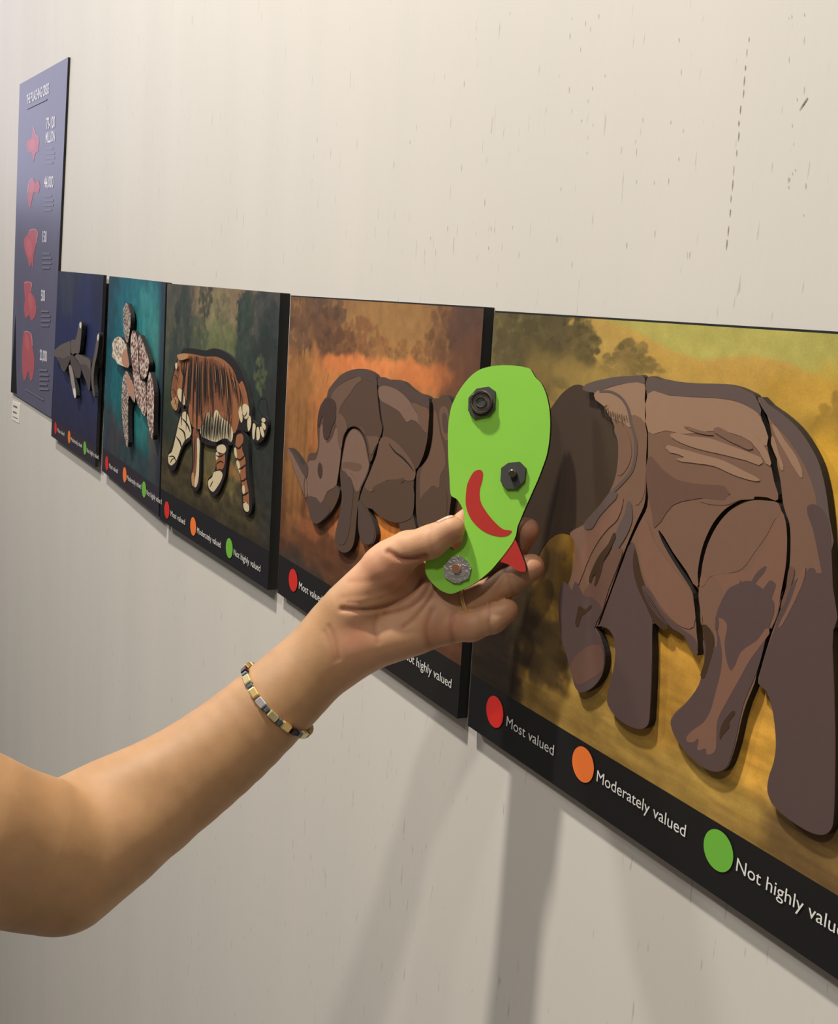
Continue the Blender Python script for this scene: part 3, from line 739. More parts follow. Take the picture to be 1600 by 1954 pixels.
pr = [(c5([(386, 760), (430, 690), (480, 640), (545, 606), (612, 596), (676, 616), (716, 655), (722, 720), (690, 690), (620, 655), (560, 655), (500, 680), (450, 720), (410, 780)]), 3),
      (c5([(405, 800), (440, 730), (500, 685), (560, 660), (620, 658), (580, 700), (540, 760), (500, 810), (470, 860), (445, 930), (440, 860)]), 1),
      (c5([(330, 1010), (345, 975), (360, 1040), (380, 1105), (420, 1060), (440, 1000), (470, 1020), (480, 1080), (470, 1220), (455, 1330), (440, 1400), (380, 1440), (340, 1520), (300, 1480), (250, 1480), (240, 1390), (245, 1240), (300, 1220), (325, 1130)]), 2),
      (c5([(440, 940), (470, 900), (520, 990), (490, 1060), (475, 1150), (455, 1100), (450, 1020)]), 1),
      (c5([(612, 988), (645, 1035), (668, 1110), (684, 1185), (708, 1140), (738, 1075), (700, 1058), (650, 1050)]), 1),
      (c5([(372, 792), (410, 798), (440, 830), (438, 940), (410, 1000), (395, 1060), (360, 1078), (350, 1000), (355, 920), (340, 930), (316, 1000), (318, 920), (338, 845)]), 4),
      (c5([(246, 1480), (300, 1486), (345, 1525), (400, 1560), (372, 1612), (330, 1652), (300, 1662), (272, 1636), (255, 1580)]), 3),
      (c5([(330, 1238), (346, 1270), (346, 1320), (334, 1350), (318, 1320), (316, 1270)]), 4),
      (c5([(108, 1150), (135, 1165), (180, 1240), (232, 1325), (240, 1480), (205, 1415), (165, 1315), (130, 1215)]), 2),
      (c5([(120, 1142), (150, 1165), (185, 1210), (216, 1260), (244, 1250), (246, 1330), (225, 1335), (185, 1265), (140, 1180)]), 3),
      (stroke(c5([(232, 1330), (222, 1390), (226, 1470)]), 2, 1.2), 3, False)]
piece(3, 'rhino_head_piece', 'brown rhino head and neck piece with the horn pointing left', ra, T3, RB_, EDGE, pr, RMM)
rb = c5([(560, 1006), (598, 1021), (629, 1063), (648, 1121), (663, 1200), (672, 1262), (650, 1338), (620, 1400), (601, 1460), (590, 1540), (580, 1640), (570, 1750), (556, 1815), (528, 1852), (490, 1862), (452, 1836), (431, 1800), (436, 1720), (456, 1640), (471, 1550), (480, 1470), (474, 1400), (468, 1320), (477, 1240), (491, 1150), (506, 1076), (530, 1028)])
pr = [(c5([(558, 1010), (596, 1026), (626, 1066), (644, 1122), (658, 1200), (668, 1262), (640, 1345), (612, 1400), (590, 1440), (575, 1360), (550, 1320), (510, 1300), (484, 1290), (482, 1230), (496, 1150), (511, 1080), (534, 1032)]), 2),
      (c5([(486, 1240), (560, 1240), (620, 1260), (610, 1290), (570, 1300), (520, 1280), (486, 1275)]), 1),
      (c5([(500, 1300), (545, 1318), (575, 1360), (588, 1440), (570, 1420), (545, 1350), (520, 1330)]), 2),
      (c5([(484, 1300), (540, 1360), (560, 1440), (545, 1600), (530, 1720), (500, 1800), (460, 1800), (445, 1740), (462, 1640), (478, 1550), (488, 1450)]), 3)]
piece(3, 'rhino_front_leg_piece', 'brown arched front leg piece below the rhino head', rb, T3, RB_, EDGE, pr, RMM)
rc = c5([(730, 656), (790, 668), (850, 668), (905, 685), (950, 725), (1000, 760), (1055, 776), (1082, 800), (1084, 880), (1080, 980), (1070, 1080), (1048, 1175), (1022, 1240), (994, 1284), (970, 1270), (930, 1215), (870, 1160), (806, 1108), (840, 1160), (890, 1200), (940, 1250), (974, 1304), (974, 1450), (972, 1600), (990, 1680), (990, 1730), (890, 1720), (872, 1658), (800, 1640), (740, 1610), (690, 1562), (658, 1550), (690, 1630), (712, 1700), (716, 1755), (692, 1802), (622, 1802), (594, 1700), (592, 1600), (604, 1490), (628, 1412), (662, 1332), (694, 1252), (730, 1160), (768, 1012), (757, 940), (744, 840), (736, 740)])
pr = [(c5([(732, 658), (790, 670), (850, 670), (905, 687), (950, 727), (1000, 762), (1055, 778), (1080, 800), (1082, 860), (1020, 835), (940, 800), (900, 760), (830, 720), (734, 715)]), 3),
      (c5([(736, 720), (830, 722), (900, 765), (950, 820), (1000, 900), (1045, 950), (1020, 980), (1000, 960), (960, 945), (930, 960), (880, 890), (800, 840), (742, 800)]), 2),
      (c5([(960, 835), (1030, 850), (1082, 880), (1078, 980), (1070, 1040), (1010, 960), (1000, 890)]), 1),
      (c5([(752, 1070), (830, 1080), (930, 1180), (990, 1290), (978, 1360), (900, 1360), (800, 1360), (740, 1390), (690, 1440), (640, 1410), (670, 1330), (720, 1190)]), 1),
      (c5([(640, 1420), (680, 1445), (712, 1440), (690, 1420), (740, 1385), (800, 1362), (870, 1355), (920, 1352), (890, 1385), (974, 1400), (972, 1600), (930, 1640), (870, 1655), (800, 1640), (740, 1608), (690, 1560), (650, 1550), (620, 1500)]), 0),
      (c5([(600, 1500), (640, 1560), (690, 1650), (710, 1720), (690, 1795), (626, 1795), (598, 1700), (596, 1600)]), 3),
      (stroke(c5([(806, 1108), (850, 1166), (900, 1205), (945, 1252), (980, 1300)]), 3.4), 5, False)]
piece(3, 'rhino_body_piece', 'brown rhino back and belly piece between the two dark cut lines', rc, T3, RB_, EDGE, pr, RMM)
rd = c5([(1104, 802), (1140, 802), (1168, 778), (1200, 776), (1228, 800), (1246, 850), (1262, 980), (1266, 1120), (1256, 1300), (1238, 1470), (1216, 1640), (1206, 1800), (1190, 1900), (1120, 1930), (1060, 1900), (1036, 1800), (1006, 1672), (992, 1560), (994, 1400), (1000, 1302), (1044, 1250), (1080, 1190), (1104, 1080), (1112, 950), (1112, 850)])
pr = [(c5([(1118, 880), (1140, 920), (1160, 1040), (1190, 1160), (1196, 1260), (1160, 1330), (1150, 1420), (1120, 1400), (1085, 1420), (1060, 1520), (1030, 1510), (1020, 1400), (1030, 1290), (1080, 1200), (1110, 1080)]), 1),
      (c5([(1155, 880), (1185, 850), (1215, 880), (1226, 1000), (1210, 1090), (1180, 1060), (1162, 980)]), 1),
      (c5([(1175, 910), (1200, 900), (1215, 980), (1205, 1040), (1182, 1010)]), 3),
      (c5([(1050, 1450), (1120, 1420), (1200, 1430), (1190, 1640), (1100, 1680), (1010, 1640), (1004, 1560)]), 0)]
piece(3, 'rhino_hindquarter_piece', 'brown rhino rump and tail piece partly behind the green head piece', rd, T3, RB_, EDGE, pr, RMM)

# ---- tiger
TK = mat('tiger_black', (26, 22, 19), 0.55, noise=0.15)
TO = mat('tiger_orange', (146, 92, 56), 0.55, noise=0.22, nscale=160)
TR_ = mat('tiger_rust', (126, 78, 50), 0.55, noise=0.2, nscale=160)
TW = mat('tiger_cream', (204, 188, 152), 0.55, noise=0.12, nscale=160)
TB = mat('tiger_tan', (172, 128, 86), 0.55, noise=0.15, nscale=160)
TMM = [TK, TO, TR_, TW, TB]
T2 = 0.003
def stripes(specs, mi=0): return [(stroke(c4(p), w), mi, False) for p, w in specs]
tb = c4([(180, 468), (200, 440), (260, 440), (330, 452), (385, 438), (440, 455), (490, 488), (540, 548), (580, 640), (605, 740), (618, 800), (622, 860), (625, 930), (600, 960), (560, 950), (545, 980), (520, 1010), (495, 1040), (460, 1040), (400, 1045), (330, 1035), (300, 1010), (262, 1000), (240, 990), (225, 880), (210, 800), (185, 790), (168, 830), (148, 828), (122, 790), (115, 720), (126, 620), (150, 520)])
pr = [(c4([(150, 560), (175, 480), (240, 472), (330, 490), (400, 490), (460, 520), (510, 580), (540, 660), (560, 640), (585, 700), (600, 780), (600, 850), (580, 880), (550, 840), (540, 900), (520, 960), (490, 960), (460, 900), (420, 880), (360, 900), (300, 940), (260, 930), (235, 880), (220, 790), (195, 700), (175, 690), (160, 740), (130, 760), (120, 720), (132, 620)]), 1),
      (c4([(250, 500), (330, 500), (420, 520), (470, 600), (500, 720), (500, 850), (440, 830), (350, 820), (280, 860), (240, 760), (230, 620)]), 2),
      (c4([(300, 960), (330, 900), (350, 830), (372, 870), (400, 820), (430, 860), (450, 880), (480, 900), (505, 960), (495, 1020), (470, 1000), (440, 1000), (400, 1020), (340, 1000)]), 3),
      (c4([(160, 700), (182, 690), (205, 740), (205, 790), (180, 770), (165, 745)]), 3),
      (c4([(120, 770), (150, 740), (165, 760), (160, 810), (148, 825), (128, 800)]), 4),
      (c4([(130, 640), (145, 590), (165, 540), (172, 580), (160, 640), (150, 720), (132, 740)]), 2),
      (c4([(540, 830), (556, 800), (566, 880), (556, 900)]), 3), (c4([(566, 790), (604, 800), (606, 850), (586, 880), (570, 850)]), 3),
      (c4([(598, 860), (618, 870), (616, 930), (600, 950)]), 3)]
rs = random.Random(5)
for i in range(26):
    x = 205 + i * 12.2 + rs.uniform(-3, 3)
    top = 478 + max(0, (x - 380)) * 0.55 + rs.uniform(0, 40)
    bot = 860 + rs.uniform(-150, 110)
    dx = (x - 330) * 0.18
    pr += stripes([([(x, top), (x + dx * 0.4, (top * 2 + bot) / 3), (x + dx * 0.8, (top + 2 * bot) / 3), (x + dx, bot)], rs.uniform(1.4, 2.8))], 0)
    if i % 3 == 0: pr += stripes([([(x + 6, top + 30), (x + 6 + dx * 0.4, (top * 2 + bot) / 3), (x + 6 + dx * 0.8, bot - 60)], 1.2)], 4)
for i in range(11):
    x = 318 + i * 17
    pr += stripes([([(x + 10, 840 + rs.uniform(-30, 30)), (x, 930), (x - 4 + rs.uniform(-5, 5), 1010)], rs.uniform(1.6, 3.0))], 0)
pr += stripes([([(350, 735), (400, 715), (470, 690)], 0.8), ([(140, 600), (160, 610), (172, 640)], 1.4), ([(128, 690), (150, 700), (160, 730)], 1.2), ([(550, 660), (565, 740), (560, 800)], 2.2), ([(572, 850), (592, 860), (606, 830)], 2.0), ([(200, 490), (195, 560), (215, 640)], 2.2), ([(150, 790), (160, 770), (150, 750)], 1.5)], 0)
pr += [(c4([(158, 535), (168, 530), (170, 560), (160, 565)]), 3), (c4([(170, 480), (240, 476), (235, 500), (180, 510)]), 4)]
piece(2, 'tiger_body_piece', 'striped orange tiger head and body piece with a white belly', tb, T2, TK, EDGEB, pr, TMM)
tl1 = c4([(180, 830), (215, 820), (240, 880), (250, 960), (245, 1000), (200, 1040), (170, 1110), (145, 1185), (120, 1200), (98, 1170), (95, 1110), (115, 1060), (145, 960)])
pr = [(c4([(190, 840), (215, 835), (235, 890), (245, 970), (205, 1010), (180, 1060), (155, 1130), (125, 1165), (104, 1150), (102, 1105), (125, 1080), (150, 980), (170, 890)]), 3)]
pr += stripes([([(165, 930), (200, 960), (210, 1020)], 3), ([(150, 985), (175, 1020), (185, 1060)], 3), ([(185, 870), (220, 910), (240, 960)], 3), ([(105, 1110), (135, 1110), (150, 1140)], 2.5), ([(115, 1150), (125, 1130), (140, 1120)], 1.5)], 0)
piece(2, 'tiger_front_leg_piece', 'white striped tiger front leg piece stepping forward on the left', tl1, T2, TK, EDGEB, pr, TMM)
tl2 = c4([(250, 930), (300, 950), (306, 1010), (304, 1120), (302, 1220), (298, 1290), (280, 1325), (255, 1318), (240, 1285), (242, 1220), (250, 1160), (248, 1050)])
pr = [(c4([(256, 940), (290, 960), (296, 1040), (292, 1160), (290, 1270), (272, 1298), (252, 1290), (246, 1240), (258, 1180), (258, 1060)]), 2),
      (c4([(280, 1000), (297, 1010), (295, 1130), (292, 1230), (278, 1296), (264, 1294), (276, 1200), (282, 1100)]), 3),
      (c4([(248, 1220), (262, 1215), (262, 1290), (250, 1285)]), 4)]
pr += stripes([([(268, 980), (265, 1080), (262, 1180)], 1.5), ([(275, 990), (278, 1080)], 1.5)], 0)
piece(2, 'tiger_standing_front_leg_piece', 'orange and white straight tiger front leg piece under the chest', tl2, T2, TK, EDGEB, pr, TMM)
tl3 = c4([(400, 1020), (470, 1020), (476, 1060), (466, 1130), (458, 1210), (452, 1240), (425, 1310), (400, 1350), (370, 1350), (345, 1300), (348, 1250), (375, 1225), (395, 1180), (398, 1100)])
pr = [(c4([(405, 1050), (440, 1035), (462, 1060), (450, 1090), (420, 1085), (404, 1075)]), 3), (c4([(400, 1110), (430, 1095), (455, 1100), (446, 1180), (410, 1200), (400, 1160)]), 1),
      (c4([(385, 1210), (420, 1200), (440, 1220), (430, 1260), (400, 1310), (380, 1330), (355, 1305), (350, 1265), (375, 1240)]), 3), (c4([(400, 1085), (416, 1095), (412, 1120), (400, 1130)]), 3)]
pr += stripes([([(398, 1105), (425, 1110), (450, 1095)], 3), ([(400, 1160), (425, 1140), (448, 1150)], 2.5), ([(400, 1200), (425, 1190), (446, 1200)], 2), ([(362, 1300), (372, 1280), (380, 1262)], 1.5)], 0)
piece(2, 'tiger_far_hind_leg_piece', 'short tiger hind leg piece with a white paw under the belly', tl3, T2, TK, EDGEB, pr, TMM)
tl4 = c4([(500, 960), (560, 950), (590, 985), (600, 1060), (604, 1180), (614, 1300), (624, 1400), (618, 1450), (598, 1472), (572, 1455), (560, 1400), (558, 1300), (540, 1200), (515, 1110), (505, 1040)])
pr = [(c4([(528, 980), (560, 970), (570, 1000), (560, 1060), (580, 1120), (585, 1240), (600, 1320), (606, 1400), (605, 1440), (585, 1450), (570, 1410), (566, 1320), (548, 1220), (525, 1120), (520, 1040)]), 1),
      (c4([(512, 1060), (524, 1060), (528, 1120), (515, 1100)]), 3), (c4([(526, 1140), (545, 1150), (550, 1215), (538, 1190)]), 3), (c4([(562, 1300), (575, 1290), (580, 1330), (568, 1345)]), 3),
      (c4([(570, 1390), (590, 1400), (605, 1420), (604, 1448), (586, 1452), (572, 1430)]), 3)]
pr += stripes([([(516, 1040), (540, 1060), (565, 1030)], 3), ([(525, 1120), (550, 1130), (580, 1100)], 3), ([(540, 1190), (560, 1180), (585, 1160)], 3), ([(552, 1260), (570, 1260), (592, 1240)], 2.5), ([(560, 1350), (580, 1345), (602, 1330)], 2.5), ([(566, 1400), (580, 1390)], 2)], 0)
piece(2, 'tiger_near_hind_leg_piece', 'long orange striped tiger hind leg piece below the tail', tl4, T2, TK, EDGEB, pr, TMM)
tt = c4([(612, 880), (640, 900), (665, 910), (680, 890), (680, 872), (700, 860), (716, 880), (720, 930), (705, 985), (680, 1018), (655, 1025), (630, 1010), (615, 960)])
pr = [(c4(q), 3) for q in ([(628, 910), (645, 915), (640, 965), (636, 1002), (626, 995)], [(652, 935), (665, 930), (672, 990), (660, 1010), (652, 1005)], [(672, 935), (684, 925), (700, 975), (688, 990)], [(682, 905), (700, 905), (710, 930), (700, 945)], [(682, 880), (698, 870), (708, 882), (704, 895), (690, 896)])]
piece(2, 'tiger_tail_piece', 'small curled black and white tiger tail piece', tt, T2, TK, EDGEB, pr, TMM)
lo = [FR[2].L(*p) for p in stroke(c4([(690, 860), (665, 820), (668, 770), (690, 748), (715, 760), (720, 820), (735, 900), (720, 980), (690, 1040), (650, 1065)]), 1.4, 1.2)]
patches('tail_outline', [(lo, 0)], -0.0005, [TK], BOARDS[2])

# ---- turtle: mottled print
def mottled(name, a, b, c, scale):
    m = bpy.data.materials.new(name); m.use_nodes = True; nt = m.node_tree; bs = nt.nodes['Principled BSDF']
    tc = nt.nodes.new('ShaderNodeTexCoord'); vo = nt.nodes.new('ShaderNodeTexVoronoi'); vo.inputs['Scale'].default_value = scale
    nz = nt.nodes.new('ShaderNodeTexNoise'); nz.inputs['Scale'].default_value = scale * 1.5; nz.inputs['Detail'].default_value = 4
    ad = nt.nodes.new('ShaderNodeMath'); ad.operation = 'MULTIPLY_ADD'; ad.inputs[1].default_value = 0.6
    nt.links.new(tc.outputs['Object'], vo.inputs['Vector']); nt.links.new(tc.outputs['Object'], nz.inputs['Vector'])
    nt.links.new(nz.outputs['Fac'], ad.inputs[0]); nt.links.new(vo.outputs['Distance'], ad.inputs[2])
    r = nt.nodes.new('ShaderNodeValToRGB'); r.color_ramp.elements[0].position = 0.5; r.color_ramp.elements[0].color = lin(a)
    r.color_ramp.elements[1].position = 1.0; r.color_ramp.elements[1].color = lin(c)
    el = r.color_ramp.elements.new(0.74); el.color = lin(b)
    nt.links.new(ad.outputs[0], r.inputs['Fac']); nt.links.new(r.outputs['Color'], bs.inputs['Base Color'])
    bs.inputs['Roughness'].default_value = 0.5
    return m
UM = mottled('turtle_shell_mottle', (78, 48, 44), (132, 94, 84), (206, 190, 176), 230)
UF = mottled('turtle_flipper_mottle', (66, 54, 52), (116, 98, 90), (186, 172, 158), 300)
UH = mottled('turtle_head_mottle', (92, 60, 48), (190, 172, 150), (226, 214, 196), 190)
UN = mat('turtle_neck_tan', (176, 128, 104), 0.5, noise=0.1)
T1 = 0.006
piece(1, 'turtle_upper_flipper_piece', 'mottled grey turtle flipper piece pointing up', c3([(630, 345), (650, 335), (668, 380), (678, 450), (674, 520), (664, 600), (655, 652), (640, 640), (626, 590), (616, 500), (615, 400)]), T1, UF, EDGEB, gap=0.003)
piece(1, 'turtle_head_piece', 'pale turtle head piece with a tan neck', c3([(575, 605), (602, 615), (626, 645), (646, 680), (652, 740), (662, 800), (664, 848), (630, 850), (596, 835), (572, 825), (550, 790), (524, 760), (532, 720), (528, 670), (542, 628)]), T1, UH, EDGEB,
      [(c3([(610, 740), (648, 700), (652, 740), (662, 800), (662, 846), (632, 846), (608, 820)]), 0)], [UN], gap=0.003)
piece(1, 'turtle_shell_front_piece', 'long brown mottled turtle shell piece behind the head', c3([(690, 560), (714, 570), (730, 622), (735, 700), (740, 800), (745, 900), (766, 962), (795, 985), (800, 1100), (796, 1245), (760, 1200), (726, 1130), (710, 1050), (700, 950), (690, 850), (680, 750), (676, 650)]), T1, UM, EDGEB, gap=0.003)
piece(1, 'turtle_shell_rear_piece', 'rounded brown mottled turtle shell piece on the right', c3([(745, 590), (772, 640), (802, 720), (826, 810), (820, 870), (802, 930), (772, 945), (752, 880), (746, 780), (740, 680)]), T1, UM, EDGEB, gap=0.003)
piece(1, 'turtle_rear_flipper_piece', 'mottled turtle rear flipper piece hanging at lower right', c3([(830, 890), (854, 960), (866, 1050), (866, 1150), (862, 1300), (856, 1440), (832, 1380), (812, 1280), (806, 1180), (806, 1050), (816, 950)]), T1, UM, EDGEB, gap=0.003)
piece(1, 'turtle_lower_flipper_piece', 'long grey mottled turtle front flipper piece hanging below the head', c3([(640, 880), (670, 930), (700, 1000), (712, 1100), (708, 1140), (682, 1104), (662, 1085), (656, 1200), (656, 1350), (654, 1500), (630, 1430), (612, 1300), (604, 1150), (606, 1000), (620, 920)]), T1, UF, EDGEB,
      [(c3([(645, 900), (670, 940), (698, 1010), (706, 1100), (690, 1100), (665, 1060), (645, 980)]), 0)], [UN], gap=0.003)

# ---- shark
SK = mat('shark_grey', (96, 87, 82), 0.5, noise=0.08); SD = mat('shark_dark_grey', (76, 69, 68), 0.5, noise=0.08)
SL = mat('shark_pale', (150, 138, 126), 0.5, noise=0.08); SW = mat('shark_white', (215, 210, 200), 0.5)
SMM = [SK, SD, SL, SW]
piece(0, 'shark_head_piece', 'brown-grey pointed shark head piece reaching past the left board edge', c3([(52, 738), (76, 700), (112, 670), (160, 650), (187, 645), (189, 700), (189, 760), (184, 795), (166, 840), (142, 885), (120, 870), (96, 810), (74, 770)]), T1, SK, EDGEB,
      [(c3([(80, 772), (130, 780), (182, 760), (180, 800), (162, 840), (142, 880), (122, 866), (98, 812)]), 1)], SMM, gap=0.003)
piece(0, 'shark_dorsal_fin_piece', 'upright grey shark dorsal fin piece with a white tip', c3([(194, 640), (228, 628), (244, 572), (258, 500), (268, 482), (281, 492), (279, 560), (272, 640), (260, 735), (230, 738), (196, 738)]), T1, SK, EDGEB,
      [(c3([(262, 500), (270, 488), (278, 495), (276, 530), (266, 535)]), 3)], SMM, gap=0.003)
piece(0, 'shark_belly_piece', 'dark grey shark belly piece above the pectoral fin', c3([(191, 752), (240, 800), (272, 860), (268, 930), (232, 932), (214, 880), (192, 836)]), T1, SD, EDGEB, gap=0.003)
piece(0, 'shark_pectoral_fin_piece', 'pale downward shark fin piece with a white tip', c3([(176, 842), (195, 845), (211, 900), (226, 1000), (236, 1080), (226, 1106), (210, 1060), (195, 980), (182, 900)]), T1, SL, EDGEB,
      [(c3([(212, 1030), (226, 1025), (234, 1080), (226, 1102), (214, 1070)]), 3)], SMM, gap=0.003)
piece(0, 'shark_rear_body_piece', 'grey tapering shark rear body piece next to the tail', c3([(262, 750), (305, 770), (348, 798), (352, 870), (348, 1000), (340, 1045), (318, 975), (290, 905), (276, 850), (245, 795), (225, 760)]), T1, SK, EDGEB,
      [(c3([(270, 830), (345, 870), (346, 990), (338, 1035), (318, 970), (290, 900)]), 1)], SMM, gap=0.003)
piece(0, 'shark_tail_piece', 'thin curved grey shark tail fin piece near the right board edge', c3([(405, 600), (415, 572), (424, 582), (420, 640), (406, 740), (387, 830), (377, 920), (377, 1000), (386, 1088), (375, 1080), (361, 1000), (356, 900), (366, 830), (386, 720)]), T1, SK, EDGEB,
      [(c3([(406, 610), (416, 580), (420, 600), (412, 640)]), 3)], SMM, gap=0.003)
# ------------------------------------------------------------------ head piece held in the hand (seen from its back)
D0 = 0.735
TILT = math.radians(18)
hO = at(945, 900, D0 - 0.016)
HF = Frame(hO, math.cos(TILT) * CR - math.sin(TILT) * CF, CU)
c8 = crop(780, 680, 300 / 1247.0)
GREEN = mat('head_green_paint', (144, 214, 72), 0.5, noise=0.05, nscale=30, bump=0.05)
REDP = mat('red_paint', (186, 50, 42), 0.5, noise=0.05)
STEEL = mat('dark_magnet_steel', (120, 110, 98), 0.22, metal=0.85, noise=0.1)
RUBBER = mat('magnet_plate_dark', (66, 66, 64), 0.6, noise=0.1)
FOIL = mat('silver_foil', (215, 213, 208), 0.25, metal=0.75, noise=0.25, nscale=500, bump=0.8)
COPPER = mat('copper_stud', (226, 170, 140), 0.3, metal=0.7)
hl = lambda pts, h=0.0: [HF.L(p[0], p[1], h) for p in c8(pts)]
head = empty('elephant_head_piece', HF.mw())
tag(head, 'bright green elephant head piece with red mouth and tusk held in the hand', 'puzzle piece', GRP[4])
outl = hl([(590, 95), (680, 75), (770, 70), (860, 75), (930, 88), (965, 100), (985, 130), (1010, 170), (1050, 210), (1085, 280), (1105, 350), (1120, 440), (1124, 560), (1115, 680), (1095, 790), (1060, 890), (1030, 970), (990, 1060), (950, 1150), (910, 1240), (890, 1290), (865, 1350), (852, 1420), (830, 1470), (790, 1530), (720, 1620), (650, 1700), (580, 1760), (510, 1810), (430, 1850), (350, 1882), (300, 1877), (240, 1846), (180, 1790), (145, 1740), (130, 1680), (140, 1610), (170, 1560), (215, 1515), (280, 1500), (320, 1510), (350, 1535), (385, 1530), (415, 1500), (432, 1450), (440, 1390), (445, 1330), (442, 1280), (436, 1225), (410, 1170), (380, 1130), (342, 1108), (330, 1070), (325, 960), (315, 800), (312, 640), (318, 520), (340, 400), (380, 310), (430, 230), (490, 160), (540, 120)])
slab('board', spline(outl, 3), 0.0, 0.004, [GREEN, EDGEB], head)
patches('painted_mouth', [(spline(hl([(555, 900), (580, 905), (592, 930), (585, 990), (568, 1050), (565, 1110), (580, 1170), (630, 1250), (690, 1320), (750, 1370), (800, 1380), (820, 1385), (810, 1405), (780, 1425), (720, 1430), (640, 1410), (570, 1370), (510, 1310), (475, 1250), (455, 1180), (455, 1100), (465, 1020), (490, 960), (520, 915)]), 3), 0)], -0.0001, [REDP], head)['label'] = 'curved red painted mouth'
tk = hl([(848, 1455), (872, 1510), (900, 1580), (925, 1650), (932, 1698), (924, 1708), (890, 1708), (850, 1690), (790, 1650), (725, 1628), (740, 1600), (700, 1560), (780, 1480), (820, 1440)])
slab('tusk', tk, 0.0003, 0.0038, [REDP, EDGEB], head)['label'] = 'red triangular tusk'
def magnet(oct_, plate, pt, bumpm=None):
    o = hl(oct_, pt)
    return slab('magnet_plate', o, -pt, -0.0001, [plate, plate], head)
def lathe_ring(name, c, r_out, r_in, y0, y1, m, parent, seg=28):
    """ring or stud (r_in = 0) standing on the face, axis along local y"""
    prof = [(r_in, y0), (r_out, y0), (r_out, y1 + 0.0004), (r_out - 0.0004, y1), (r_in + 0.0004, y1), (r_in, y1 + 0.0004)] if r_in > 0 else [(0.00001, y0), (r_out, y0), (r_out, y1 + 0.0003), (r_out - 0.0004, y1), (0.00001, y1)]
    n = len(prof); V, F = [], []
    for i in range(seg):
        a = 2 * math.pi * i / seg
        V += [(c[0] + r * math.cos(a), y, c[1] + r * math.sin(a)) for r, y in prof]
    for i in range(seg):
        j = (i + 1) % seg
        for k in range(n if r_in > 0 else n - 1):
            F.append([i * n + k, i * n + (k + 1) % n, j * n + (k + 1) % n, j * n + k])
    bm = bmesh.new(); vs = [bm.verts.new(v) for v in V]
    for f in F: bm.faces.new([vs[i] for i in f])
    return obj_bm(name, bm, m, parent)
mg = magnet([(540, 255), (635, 240), (685, 275), (682, 410), (640, 465), (520, 490), (472, 430), (475, 330)], RUBBER, 0.0022)
mg['label'] = 'dark octagonal magnet plate with a steel ring'
cc = hl([(575, 362)], 0.004)[0]; sx = hl([(665, 362)], 0.004)[0][0] - cc[0]
lathe_ring('magnet_ring', cc, sx, sx * 0.80, -0.0022, -0.0046, STEEL, mg); lathe_ring('magnet_hub', cc, sx * 0.82, 0, -0.0022, -0.0036, RUBBER, mg)
lathe_ring('magnet_inner_ring', cc, sx * 0.50, sx * 0.38, -0.0036, -0.0045, STEEL, mg)
mg = magnet([(790, 845), (880, 835), (930, 885), (920, 985), (860, 1050), (775, 1050), (728, 990), (735, 885)], RUBBER, 0.0022)
mg['label'] = 'dark octagonal magnet plate with a steel stud'
cc = hl([(828, 930)], 0.004)[0]
lathe_ring('magnet_stud', cc, 0.0024, 0, -0.0022, -0.0062, STEEL, mg)
mg = magnet([(330, 1610), (352, 1588), (410, 1583), (465, 1622), (495, 1680), (472, 1768), (440, 1775), (402, 1797), (350, 1795), (330, 1780), (290, 1755), (278, 1735), (285, 1700), (281, 1660), (300, 1640)], FOIL, 0.0020)
mg['label'] = 'crinkled silver foil octagon with a copper stud'
cc = hl([(376, 1683)], 0.004)[0]
lathe_ring('magnet_stud', cc, 0.0029, 0, -0.0020, -0.0044, COPPER, mg)

# ------------------------------------------------------------------ arm and hand: one continuous surface from a smooth distance field
def cs(x, y, dz=0.0):
    """photo pixel + depth offset (mm) -> camera-aligned metres (x right, y up, z towards the camera)"""
    d = D0 + dz / 1000.0
    return np.array([(x - 800) * d / FPX, -(y - 977) * d / FPX, -d])
PXM = D0 / FPX
def rc(a, b, ra, rb):
    """tapered capsule; radii in pixels at D0"""
    return (cs(*a).astype(np.float32), cs(*b).astype(np.float32), ra * PXM, rb * PXM)
def d_rc(P, s):
    a, b, r1, r2 = s
    ba = b - a; l2 = float(ba @ ba); l = math.sqrt(l2)
    pa = P - a
    t = (pa @ ba) / l2
    t = np.clip(t + (r1 - r2) / l * 0.0, 0, 1)
    d = pa - t[:, None] * ba
    return np.sqrt(np.einsum('ij,ij->i', d, d)) - (r1 + (r2 - r1) * t)
def smin(a, b, k):
    h = np.clip(0.5 + 0.5 * (b - a) / k, 0, 1)
    return b + (a - b) * h - k * h * (1 - h)
_ax = [(640, 1228, 16, 73), (585, 1283, 12, 79), (526, 1339, 6, 85), (440, 1416, -1, 94), (349, 1485, -10, 104), (280, 1528, -18, 113), (219, 1561, -26, 120), (160, 1594, -35, 124), (112, 1620, -42, 126)]
_sp = spline([np.array(p, float) for p in _ax], 3, closed=False)
def _bone(off):
    """one side of the forearm's flat oval section; off = fraction of the half width"""
    out = []
    for i, p in enumerate(_sp):
        q = _sp[min(i + 1, len(_sp) - 1)] - _sp[max(i - 1, 0)]
        nn = np.array([-q[1], q[0]]); nn = nn / np.linalg.norm(nn)
        o = p[3] * 0.27
        out.append((p[0] + nn[0] * o * off, p[1] + nn[1] * o * off, p[2], (p[3] * 0.74 - 9) * (D0 + p[2] / 1000) / D0))
    return [rc(a[:3], b[:3], a[3], b[3]) for a, b in zip(out[:-1], out[1:])]
ARM1, ARM2 = _bone(1), _bone(-1)
